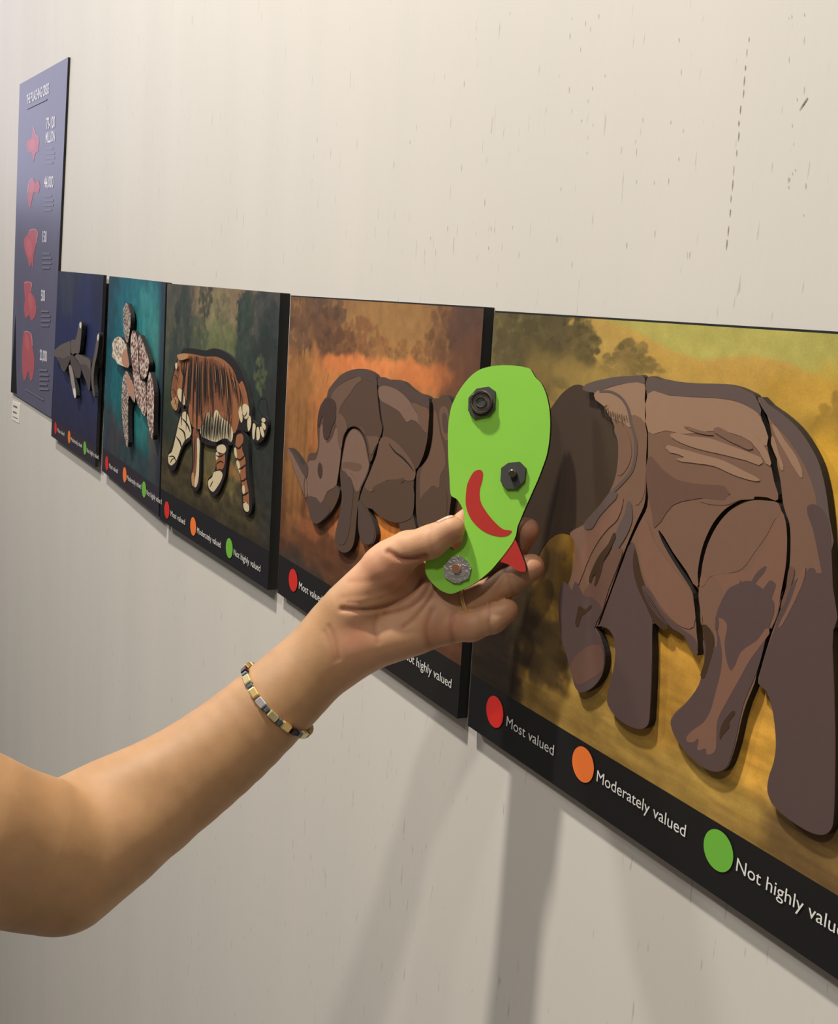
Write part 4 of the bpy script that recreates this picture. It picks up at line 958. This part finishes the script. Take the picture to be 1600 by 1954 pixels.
UPPER = [rc((290, 1553, -20), (205, 1596, -34), 80, 97), rc((205, 1596, -34), (115, 1652, -50), 97, 109), rc((115, 1652, -50), (40, 1622, -66), 108, 122), rc((40, 1622, -66), (-80, 1594, -92), 122, 136), rc((-80, 1594, -92), (-420, 1490, -150), 136, 158), rc((-420, 1490, -150), (-900, 1340, -215), 158, 172)]
PALM = [rc((660, 1243, 15), (852, 1194, 15), 50, 33), rc((652, 1222, 16), (862, 1156, 17), 52, 34),
        rc((655, 1198, 18), (848, 1112, 20), 50, 36), rc((662, 1180, 20), (832, 1066, 24), 48, 36),
        rc((672, 1160, 10), (748, 1072, 2), 54, 41), rc((690, 1230, 8), (790, 1208, 10), 40, 34)]
THUMB = [rc((735, 1082, 2), (778, 1048, -2), 42, 33), rc((778, 1048, -2), (822, 1034, -9), 33, 30), rc((822, 1034, -9), (862, 1010, -13), 30, 25.5)]
FING = {
    'pinky': [rc((848, 1198, 15), (900, 1195, 6), 31, 28), rc((900, 1195, 6), (940, 1182, 1), 28, 26), rc((940, 1182, 1), (968, 1165, -1), 26, 22.5)],
    'ring': [rc((858, 1156, 17), (918, 1138, 10), 33, 29), rc((918, 1138, 10), (972, 1109, 0), 29, 27), rc((972, 1109, 0), (1014, 1083, -9), 27, 26)],
    'middle': [rc((846, 1112, 20), (915, 1082, 14), 34, 30), rc((915, 1082, 14), (978, 1046, 2), 30, 28), rc((978, 1046, 2), (1004, 1013, -8), 28, 26)],
    'index': [rc((832, 1066, 24), (890, 1005, 20), 34, 30), rc((890, 1005, 20), (930, 962, 10), 29, 27), rc((930, 962, 10), (946, 930, 2), 27, 24)],
}
def sdf(P):
    P = np.asarray(P, np.float32)
    d = None
    for s in ARM1: d = d_rc(P, s) if d is None else smin(d, d_rc(P, s), 0.002)
    d2 = None
    for s in ARM2: d2 = d_rc(P, s) if d2 is None else smin(d2, d_rc(P, s), 0.002)
    d = smin(d, d2, 0.022)
    u = None
    for s in UPPER: u = d_rc(P, s) if u is None else smin(u, d_rc(P, s), 0.012)
    d = smin(d, u, 0.005)
    p = None
    for s in PALM: p = d_rc(P, s) if p is None else smin(p, d_rc(P, s), 0.007)
    d = smin(d, p, 0.016)
    # hollow of the palm
    c = cs(800, 1132, -34); hol = np.sqrt(((P - c) ** 2 @ np.array([1.0, 1.6, 1.0], np.float32))) - 0.034
    d = -smin(-d, hol, 0.012)
    t = None
    for s in THUMB: t = d_rc(P, s) if t is None else smin(t, d_rc(P, s), 0.004)
    out = smin(d, t, 0.006)
    base = d
    for n, segs in FING.items():
        f = None
        for s in segs: f = d_rc(P, s) if f is None else smin(f, d_rc(P, s), 0.0035)
        out = smin(out, smin(base, f, 0.006), 0.0012)
    return out
def surface(h=0.00135):
    allp = ARM1 + ARM2 + UPPER + PALM + THUMB + [s for v in FING.values() for s in v]
    lo = np.min([np.minimum(s[0], s[1]) - max(s[2], s[3]) for s in allp], 0) - 0.01
    hi = np.max([np.maximum(s[0], s[1]) + max(s[2], s[3]) for s in allp], 0) + 0.01
    B = 8
    nb = np.ceil((hi - lo) / (h * B)).astype(int); n = nb * B + 1
    G = np.full(n, 1.0, np.float32)
    ax = [lo[i] + (np.arange(nb[i]) * B + B / 2) * h for i in range(3)]
    C = np.stack(np.meshgrid(*ax, indexing='ij'), -1).reshape(-1, 3)
    dc = sdf(C).reshape(nb)
    R = h * B * 0.87 + 0.004
    inside = dc < -R
    for b in np.argwhere(inside):
        G[b[0]*B:b[0]*B+B+1, b[1]*B:b[1]*B+B+1, b[2]*B:b[2]*B+B+1] = -1.0
    act = np.argwhere(np.abs(dc) <= R)
    loc = np.stack(np.meshgrid(*[np.arange(B + 1)] * 3, indexing='ij'), -1).reshape(-1, 3)
    for i in range(0, len(act), 400):
        a = act[i:i + 400]
        idx = (a[:, None, :] * B + loc[None]).reshape(-1, 3)
        v = sdf(lo + idx * h)
        G[idx[:, 0], idx[:, 1], idx[:, 2]] = v
    S = G < 0
    cnt = np.zeros(np.array(n) - 1, np.int8)
    for dx in (0, 1):
        for dy in (0, 1):
            for dz in (0, 1):
                cnt += S[dx:n[0]-1+dx, dy:n[1]-1+dy, dz:n[2]-1+dz]
    cells = np.argwhere((cnt > 0) & (cnt < 8))
    vid = np.full(np.array(n) - 1, -1, np.int32)
    vid[cells[:, 0], cells[:, 1], cells[:, 2]] = np.arange(len(cells))
    V = lo + (cells + 0.5) * h
    F = []
    for axis in range(3):
        sl0 = [slice(None)] * 3; sl1 = [slice(None)] * 3
        sl0[axis] = slice(0, n[axis] - 1); sl1[axis] = slice(1, n[axis])
        e = S[tuple(sl0)] != S[tuple(sl1)]
        q = np.argwhere(e)
        o1, o2 = [a for a in range(3) if a != axis]
        q = q[(q[:, o1] > 0) & (q[:, o2] > 0) & (q[:, o1] < n[o1] - 1) & (q[:, o2] < n[o2] - 1)]
        def gid(d1, d2):
            r = q.copy(); r[:, o1] -= d1; r[:, o2] -= d2
            return vid[r[:, 0], r[:, 1], r[:, 2]]
        quad = np.stack([gid(1, 1), gid(0, 1), gid(0, 0), gid(1, 0)], -1)
        neg = S[tuple(sl0)][q[:, 0], q[:, 1], q[:, 2]]
        if axis == 1: neg = ~neg
        quad[~neg] = quad[~neg][:, ::-1]
        F.append(quad)
    F = np.concatenate(F)
    F = F[(F >= 0).all(1)]
    eps = 0.0006
    for it in range(3):
        d = sdf(V)
        g = np.stack([sdf(V + e) - sdf(V - e) for e in np.eye(3) * eps], -1) / (2 * eps)
        g /= np.linalg.norm(g, axis=1)[:, None] + 1e-9
        V = V - g * np.clip(d, -0.001, 0.001)[:, None]
    return V, F, g
V, F, N = surface()
pix = np.stack([800 - FPX * V[:, 0] / V[:, 2], 977 + FPX * V[:, 1] / V[:, 2]], -1)
# skin creases: press the surface in along measured lines (only where it faces the palm side)
face = np.clip((N[:, 2] + 0.1) * 3, 0, 1)
def seg_dist(p, pts):
    pts = np.array(spline(pts, 4, closed=False)); d = np.full(len(p), 1e9)
    for a, b in zip(pts[:-1], pts[1:]):
        ba = b - a; t = np.clip(((p - a) @ ba) / (ba @ ba + 1e-9), 0, 1)
        d = np.minimum(d, np.linalg.norm(p - a - t[:, None] * ba, axis=1))
    return d
near = (pix[:, 0] > 560)
hp = pix[near]
CREASE = [([(652, 1162), (697, 1165), (736, 1158), (763, 1147), (789, 1129), (806, 1105)], 2.2, 4.5), ([(741, 1052), (763, 1066), (786, 1068), (812, 1062)], 2.4, 5),
          ([(628, 1195), (641, 1223), (647, 1258)], 0.7, 4), ([(620, 1205), (633, 1232), (640, 1262)], 0.4, 4), ([(720, 1178), (716, 1200), (722, 1225)], 0.5, 5),
          ([(735, 1172), (780, 1160), (806, 1140), (822, 1112)], 0.9, 4), ([(770, 1196), (800, 1170), (822, 1140), (834, 1115)], 0.9, 4),
          ([(826, 1165), (816, 1190), (815, 1212), (820, 1230)], 0.65, 6), ([(866, 1176), (860, 1198), (866, 1226)], 0.9, 5), ([(935, 1157), (932, 1185), (938, 1210)], 0.45, 3.5),
          ([(966, 1086), (972, 1110), (982, 1136)], 0.5, 3.5), ([(655, 1140), (700, 1135), (750, 1120)], 0.3, 6), ([(665, 1110), (710, 1108), (752, 1096)], 0.3, 6), ([(822, 1004), (820, 1030), (828, 1058)], 0.35, 4), ([(690, 1152), (730, 1140), (770, 1120)], 0.3, 4), ([(664, 1150), (690, 1152)], 0.5, 4)]
disp = np.zeros(len(hp)); redline = np.zeros(len(hp))
for pts, dep, w in CREASE:
    q = np.exp(-(seg_dist(hp, pts) / w) ** 2)
    disp = np.maximum(disp, dep * 0.001 * q); redline = np.maximum(redline, min(1, dep) * q)
V[near] -= N[near] * (disp * face[near])[:, None]
# skin pigment: palm and finger pads pinker than the forearm, creases redder
palm_m = np.clip((pix[:, 0] - 610) / 60, 0, 1) * face
tan = s2l((178, 138, 98)); pink = s2l((204, 157, 120)); red = s2l((158, 88, 72))
nz_ = fbm(pix[:, 0] / 26, pix[:, 1] / 26, 4)[:, None]
colr = tan * (1 - palm_m[:, None]) + pink * palm_m[:, None]
def pink_spot(px, py, r, k):
    global colr
    m = (k * np.exp(-((pix[:, 0] - px) ** 2 + (pix[:, 1] - py) ** 2) / r**2) * face)[:, None]
    colr = colr * (1 - m) + s2l((190, 126, 100)) * m
for a in ((680, 1215, 32, 0.7), (725, 1095, 40, 0.5), (770, 1085, 30, 0.5), (835, 1205, 30, 0.5), (975, 1163, 18, 0.5), (1010, 1022, 26, 0.8), (1022, 1082, 22, 0.5), (868, 1025, 18, 0.5), (880, 1190, 20, 0.4)):
    pink_spot(*a)
colr = colr * (0.90 + 0.2 * nz_)
rl = np.zeros(len(V)); rl[near] = redline * face[near]
colr = colr * (1 - 0.55 * rl[:, None]) + red * 0.55 * rl[:, None]
M3 = np.stack([CR, CU, -CF])       # camera-aligned -> world
PW = cs(642, 1228, 14) @ M3 + CAM   # wrist = object origin
VW = V @ M3 + CAM - PW
me = bpy.data.meshes.new('person')
me.vertices.add(len(VW)); me.vertices.foreach_set('co', VW.astype(np.float32).ravel())
me.loops.add(F.size); me.loops.foreach_set('vertex_index', F.astype(np.int32).ravel())
me.polygons.add(len(F)); me.polygons.foreach_set('loop_start', np.arange(0, F.size, 4)); me.polygons.foreach_set('loop_total', np.full(len(F), 4))
me.polygons.foreach_set('use_smooth', np.ones(len(F), bool))
ca = me.color_attributes.new('skin', 'FLOAT_COLOR', 'POINT')
ca.data.foreach_set('color', np.concatenate([np.clip(colr, 0, 1), np.ones((len(V), 1))], 1).ravel())
me.update(calc_edges=True)
def skin_material():
    m = bpy.data.materials.new('skin'); m.use_nodes = True; nt = m.node_tree; b = nt.nodes['Principled BSDF']
    a = nt.nodes.new('ShaderNodeVertexColor'); a.layer_name = 'skin'
    nt.links.new(a.outputs['Color'], b.inputs['Base Color'])
    b.inputs['Roughness'].default_value = 0.52
    b.inputs['Specular IOR Level'].default_value = 0.35
    b.inputs['Subsurface Weight'].default_value = 0.18
    b.inputs['Subsurface Radius'].default_value = (1.0, 0.35, 0.2)
    b.inputs['Subsurface Scale'].default_value = 0.004
    tc = nt.nodes.new('ShaderNodeTexCoord'); nz = nt.nodes.new('ShaderNodeTexNoise'); nz.inputs['Scale'].default_value = 700; nz.inputs['Detail'].default_value = 3
    nt.links.new(tc.outputs['Object'], nz.inputs['Vector'])
    bp = nt.nodes.new('ShaderNodeBump'); bp.inputs['Strength'].default_value = 0.12; bp.inputs['Distance'].default_value = 0.0006
    nt.links.new(nz.outputs['Fac'], bp.inputs['Height']); nt.links.new(bp.outputs['Normal'], b.inputs['Normal'])
    return m
me.materials.append(skin_material())
person = bpy.data.objects.new('person', me); COL.objects.link(person)
person.location = Vector(PW)
tag(person, 'bare arm reaching in from the left, open palm holding the green head piece', 'person')
# fingernails
NAIL = mat('fingernail', (214, 172, 150), 0.25, noise=0.04)
def nail(tip, prev, dors, r, L, W):
    a = cs(*tip); p = cs(*prev); ax = a - p; ax /= np.linalg.norm(ax)
    d = np.asarray(dors, float); d -= ax * (d @ ax); d /= np.linalg.norm(d); s = np.cross(ax, d)
    V, F = [], []
    nu, nv = 9, 7
    for i in range(nu):
        u = -1 + 2 * i / (nu - 1)
        for j in range(nv):
            v = -1 + 2 * j / (nv - 1)
            ww = W * (1 - 0.25 * max(0, u) ** 3) * (1 - 0.2 * max(0, -u) ** 3)
            th = v * ww / r
            P = a + ax * (u * L + 0.001) + (d * math.cos(th) + s * math.sin(th)) * (r * (1 - 0.10 * max(0, u) ** 2) + 0.0003)
            V.append(P)
    V = np.array(V); eps = 0.0006
    for it in range(4):
        g = np.stack([sdf(V + e) - sdf(V - e) for e in np.eye(3) * eps], -1); g /= np.linalg.norm(g, axis=1)[:, None]
        V = V - g * (sdf(V) - 0.0003)[:, None]
    V2 = V - g * 0.0012
    n = nu * nv
    for i in range(nu - 1):
        for j in range(nv - 1):
            q = [i * nv + j, i * nv + j + 1, (i + 1) * nv + j + 1, (i + 1) * nv + j]
            F.append(q); F.append([n + k for k in q[::-1]])
    rim = [i * nv for i in range(nu)] + [(nu - 1) * nv + j for j in range(1, nv)] + [i * nv + nv - 1 for i in range(nu - 2, -1, -1)] + [j for j in range(nv - 2, 0, -1)]
    for a_, b_ in zip(rim, rim[1:] + rim[:1]): F.append([a_, b_, n + b_, n + a_])
    W_ = np.concatenate([V, V2]) @ M3 + CAM - PW
    bm = bmesh.new(); vs = [bm.verts.new(tuple(map(float, v))) for v in W_]
    for f in F: bm.faces.new([vs[k] for k in f])
    obj_bm('fingernail', bm, NAIL, person, smooth=True)
nail((862, 1010, -13), (822, 1034, -9), (-0.35, 0.80, -0.05), 25 * PXM, 0.0062, 0.0052)
nail((968, 1165, -1), (940, 1182, 1), (0.45, 0.1, -0.9), 22.5 * PXM, 0.0050, 0.0042)
nail((1014, 1083, -9), (972, 1109, 0), (0.2, 0.1, -0.95), 25.5 * PXM, 0.0055, 0.0048)
nail((1004, 1013, -8), (978, 1046, 2), (0.2, 0.1, -0.95), 25 * PXM, 0.0055, 0.0048)
nail((946, 930, 2), (930, 962, 10), (0.1, 0.0, -1.0), 24 * PXM, 0.0055, 0.0048)

def snap(c, d, off, far=0.08):
    """from c outwards along d until the skin is passed by `off`"""
    ts = np.linspace(0.003, far, 400)
    v = sdf(c + ts[:, None] * d)
    i = np.argmax(v > off)
    return c + ts[i] * d
def loop_around(c, ax, n, shift, off):
    """points of a loop worn round a limb: c centre, ax axis, shift of the camera-facing side along the axis"""
    ax = ax / np.linalg.norm(ax)
    e1 = np.array([0, 0, 1.0]) - ax * ax[2]; e1 /= np.linalg.norm(e1); e2 = np.cross(ax, e1)
    out = []
    for i in range(n):
        a = 2 * math.pi * i / n
        d = e1 * math.cos(a) + e2 * math.sin(a)
        out.append((snap(c + ax * shift * math.cos(a), d, off), d))
    return out, ax
def to_world(p): return np.asarray(p) @ M3 + CAM
# gold ring on the ring finger
c0 = cs(893, 1147, 12.5); axr = cs(918, 1138, 10) - cs(858, 1156, 17)
lp, axr = loop_around(c0, axr, 40, 0.0, 0.0005)
lp = [(p, d) for p, d in lp]
rr = [np.linalg.norm(p - c0) for p, d in lp]; r_ = float(np.median(rr)); 
V, F = [], []
for i, (p, d) in enumerate(lp):
    pc = c0 + d * (31.0 * PXM + 0.0004)
    for j in range(8):
        b = 2 * math.pi * j / 8
        V.append(to_world(pc + d * 0.0008 * math.cos(b) + axr * 0.0013 * math.sin(b)))
n = len(lp)
for i in range(n):
    for j in range(8): F.append([i * 8 + j, i * 8 + (j + 1) % 8, ((i + 1) % n) * 8 + (j + 1) % 8, ((i + 1) % n) * 8 + j])
GOLD = mat('gold', (232, 200, 132), 0.2, metal=0.55)
ring = mesh_obj('finger_ring', V, F, GOLD, smooth=True)
tag(ring, 'thin plain gold ring on the ring finger', 'ring')
# beaded bracelet
axb = cs(642, 1228, 14) - cs(526, 1339, 6)
cb = cs(531, 1337, 6)
NB = 30
lp, axb = loop_around(cb, axb, NB * 4, -0.0075, 0.0012)
pts = np.array([p for p, d in lp])
for it in range(3): pts = (np.roll(pts, 1, 0) + pts * 2 + np.roll(pts, -1, 0)) / 4
seg = np.linalg.norm(np.roll(pts, -1, 0) - pts, axis=1); cum = np.concatenate([[0], np.cumsum(seg)])
Lb = cum[-1]; cen = pts.mean(0)
PALE = mat('bead_pale_gold', (214, 198, 150), 0.22, metal=0.5, noise=0.15, nscale=300); SILV = mat('bead_silver', (216, 214, 216), 0.18, metal=0.6)
BLUE = mat('bead_steel_blue', (96, 116, 130), 0.25, metal=0.4); DARK = mat('bead_dark_maroon', (44, 20, 20), 0.2, metal=0.3)
brace = empty('bracelet', Matrix.Translation(Vector(to_world(cen))))
tag(brace, 'bracelet of small square gold, silver and blue beads on the wrist', 'bracelet')
pat = [(PALE, 0.0062, 0.0046, 'bead'), (BLUE, 0.0022, 0.0036, 'spacer_bead'), (GOLD, 0.0062, 0.0048, 'bead'), (DARK, 0.0050, 0.0044, 'bead'), (BLUE, 0.0022, 0.0036, 'spacer_bead'), (PALE, 0.0064, 0.0048, 'bead'), (BLUE, 0.0022, 0.0036, 'spacer_bead'), (GOLD, 0.0060, 0.0046, 'bead'), (SILV, 0.0060, 0.0046, 'bead'), (BLUE, 0.0022, 0.0036, 'spacer_bead')]
tot = sum(p[1] + 0.0005 for p in pat); reps = max(1, round(Lb / tot)); fac = Lb / (tot * reps)
s_ = 0.0; i = 0
def on_loop(s):
    s = s % Lb; j = np.searchsorted(cum, s) - 1; j = max(0, min(j, len(pts) - 1))
    t = (s - cum[j]) / (seg[j] + 1e-12)
    return pts[j] * (1 - t) + np.roll(pts, -1, 0)[j] * t
while i < reps * len(pat):
    m, l, w, nm = pat[i % len(pat)]
    l2 = l * fac; s_c = s_ + l2 / 2
    p = on_loop(s_c); tg = on_loop(s_c + 0.001) - on_loop(s_c - 0.001); tg /= np.linalg.norm(tg)
    nr = p - cb; nr -= axb * (nr @ axb) * 1.0; nr -= tg * (nr @ tg); nr /= np.linalg.norm(nr)
    wd = np.cross(nr, tg)
    bm = bmesh.new()
    r = bmesh.ops.create_cube(bm, size=1.0)
    bmesh.ops.bevel(bm, geom=bm.edges[:], offset=0.12, segments=1, affect='EDGES')
    p = p + nr * 0.0006
    for v in bm.verts:
        q = p + tg * v.co.x * l2 * 0.97 + wd * v.co.y * w + nr * v.co.z * 0.0034
        v.co = Vector(to_world(q) - to_world(cen))
    obj_bm(nm, bm, m, brace)
    s_ += l2 + 0.0005 * fac; i += 1

# short sleeve at the shoulder end of the arm (outside the frame)
A_ = cs(-560, 1446, -170); B_ = cs(-960, 1322, -225)
ax_ = B_ - A_; L_ = np.linalg.norm(ax_); ax_ /= L_
e1_ = np.cross(ax_, [0, 1.0, 0]); e1_ /= np.linalg.norm(e1_); e2_ = np.cross(ax_, e1_)
V, F = [], []
prof = [(0.0, 166 * PXM + 0.006), (0.0, 166 * PXM + 0.009), (0.3, 166 * PXM + 0.011), (0.7, 172 * PXM + 0.010), (1.0, 172 * PXM + 0.010), (1.0 + 0.030 / L_, 172 * PXM), (1.0 + 0.050 / L_, 120 * PXM), (1.0 + 0.060 / L_, 60 * PXM), (1.0 + 0.062 / L_, 0.001)]
for t, r in prof:
    for j in range(36):
        a = 2 * math.pi * j / 36
        rr_ = r * (1 + 0.03 * math.sin(5 * a + 3 * t))
        V.append(to_world(A_ + ax_ * L_ * t + (e1_ * math.cos(a) + e2_ * math.sin(a)) * rr_) - PW)
for i in range(len(prof) - 1):
    for j in range(36): F.append([i * 36 + j, i * 36 + (j + 1) % 36, (i + 1) * 36 + (j + 1) % 36, (i + 1) * 36 + j])
sl = mesh_obj('sleeve', V, F, mat('dark_knit', (44, 44, 50), 0.85, noise=0.2, nscale=400, bump=0.4), person, smooth=True)
sl['label'] = 'dark short sleeve'
# ------------------------------------------------------------------ poster and label card on the wall
pTL = hit_y(37.5, 161, 0.0035); pTR = hit_y(130, 109, 0.0035); pBL = hit_y(20.5, 748, 0.0022); pBR = hit_y(98, 797, 0.0022)
PF = Frame(pTL, pTR - pTL, pTL - pBL)
pl = lambda pts, h=0.0: [PF.L(p[0], p[1], h) for p in pts]
poster = empty('poster', PF.mw())
tag(poster, 'tall glossy lavender grey poster with red animal drawings, behind the shark board', 'poster')
def poster_material():
    m = mat('poster_ink', (96, 94, 116), 0.42, noise=0.12, nscale=9, coat=0.15)
    m.node_tree.nodes['Principled BSDF'].inputs['Coat Roughness'].default_value = 0.25
    return m
PINK = poster_material()
slab('board', pl([(37.5, 161), (130, 109), (98, 797), (20.5, 748)]), 0.0, 0.0038, [PINK, EDGEB], poster)
PB = mat('poster_black', (14, 14, 16), 0.4)
PW_ = mat('poster_white', (226, 224, 232), 0.4); PR = mat('poster_red', (178, 92, 100), 0.4, noise=0.25, nscale=120); PK = mat('poster_pale_pink', (206, 170, 178), 0.4); PT = mat('poster_faint_text', (116, 113, 132), 0.4)
patches('black_margin', [(pl([(30, 600), (30.5, 672), (32, 752), (20.8, 747), (24, 690)]), 0)], -0.0003, [PB], poster)
def ptext(body, a, b, hpx):
    A = PF.L(*a); B = PF.L(*b); T = PF.L(a[0], a[1] - hpx)
    o = text_mesh('printed_text', body, PW_, poster, (0, 0), width=float(np.linalg.norm(B - A)), height=float(T[1] - A[1]), y=-0.0006, bold=0.02)
    ang = math.atan2(B[1] - A[1], B[0] - A[0])
    o.location = (A[0], 0, A[1]); o.rotation_euler = (0, -ang, 0)
ptext('THE POACHING CRISIS', (51.5, 199.5), (94.0, 178), 19)
ptext('73-100', (88.8, 246.5), (105.3, 243), 22); ptext('MILLION', (87.8, 273), (105.3, 269.5), 21)
ptext('44,000', (84.8, 357.5), (102.4, 357.5), 22); ptext('150', (81.7, 462), (89.5, 462.3), 22); ptext('500', (79, 574), (86.5, 575), 22); ptext('20,000', (76.5, 686.5), (90.3, 690.5), 21)
ani = [[(64, 241), (68, 256), (73, 262), (75, 272), (73, 288), (75.5, 289), (68, 292), (64, 310), (62, 292), (54, 291), (51, 280), (52, 268), (60, 266), (62, 252)],
       [(63.5, 339), (58, 344), (54, 357), (53.5, 367), (55, 394), (58, 396), (63, 373), (66, 366), (73, 369), (76.5, 357), (74, 344), (68, 350)],
       [(56, 440), (64, 437), (71.6, 442), (69.7, 464), (66, 480), (64, 494), (63, 514), (60, 500), (57, 511), (53, 494), (48, 479), (46, 457), (52, 450)],
       [(46, 540), (54, 538), (60.5, 540), (59, 556), (66, 567), (70, 586), (68, 602), (60, 612), (56, 600), (50, 608), (46, 590), (48, 570)],
       [(46, 634), (52, 632), (60, 638), (62, 660), (66, 684), (64.5, 713), (58.5, 729), (55, 708), (50, 722), (45.6, 726), (42, 696), (44, 649)]]
pal = [[[(60, 266), (68, 268), (66, 284), (56, 282)]], [[(60, 345), (66, 350), (64, 366), (57, 364)]], [[(50, 462), (58, 458), (62, 476), (60, 490), (53, 486)]], [[(54, 562), (62, 566), (62, 590), (56, 586)]], [[(48, 640), (54, 642), (56, 668), (50, 664)]]]
for a, b in zip(ani, pal):
    patches('animal_drawing', [(spline(pl(a), 2), 0)] + [(spline(pl(q), 2), 1) for q in b] + [(pl(stroke(a[:4], 0.9, 0.8, 3)), 2)], -0.0003, [PR, mat('poster_bright_red', (192, 100, 106), 0.4), PK], poster)
lines = []
for (x0, y0, n) in ((87, 282, 4), (84, 372, 4), (81, 482, 4), (79, 592, 4), (76, 704, 5)):
    for i in range(n):
        y = y0 + i * 9; w = 18 if i % 3 else 15
        lines.append((pl([(x0, y), (x0 + w, y + (0.03 * (y - 510) / 10)), (x0 + w, y + 4 + (0.03 * (y - 510) / 10)), (x0, y + 4)]), 0))
lines.append((pl([(49, 741), (84, 762), (84, 765), (49, 744)]), 0))
lines.append((pl([(52, 206), (90, 188), (90, 191), (52, 209)]), 0))
patches('small_print', lines, -0.0003, [PT], poster)['kind'] = 'stuff'
# little label card under the poster
lY = WALL_Y - 0.001
LF = Frame(hit_y(23.8, 765.4, lY), np.array([1.0, 0, 0]), np.array([0, 0, 1.0]))
card = empty('label_card', LF.mw())
tag(card, 'small white label card with three dark text lines under the poster', 'label card')
slab('card', [LF.L(*p) for p in [(23.8, 765.4), (39, 771), (36, 808), (22, 800)]], 0.0, 0.001, [mat('card_white', (232, 226, 214), 0.6), mat('card_white', (232, 226, 214))], card)
patches('text_line', [([LF.L(*p) for p in q], 0) for q in ([(25.5, 772.5), (33, 776), (33, 779.5), (25.5, 776)], [(25, 784), (32, 787), (32, 790), (25, 787)], [(24.5, 794), (34.5, 798.5), (34.5, 800), (24.5, 795.5)])], -0.0002, [mat('card_ink', (110, 106, 104), 0.6)], card)
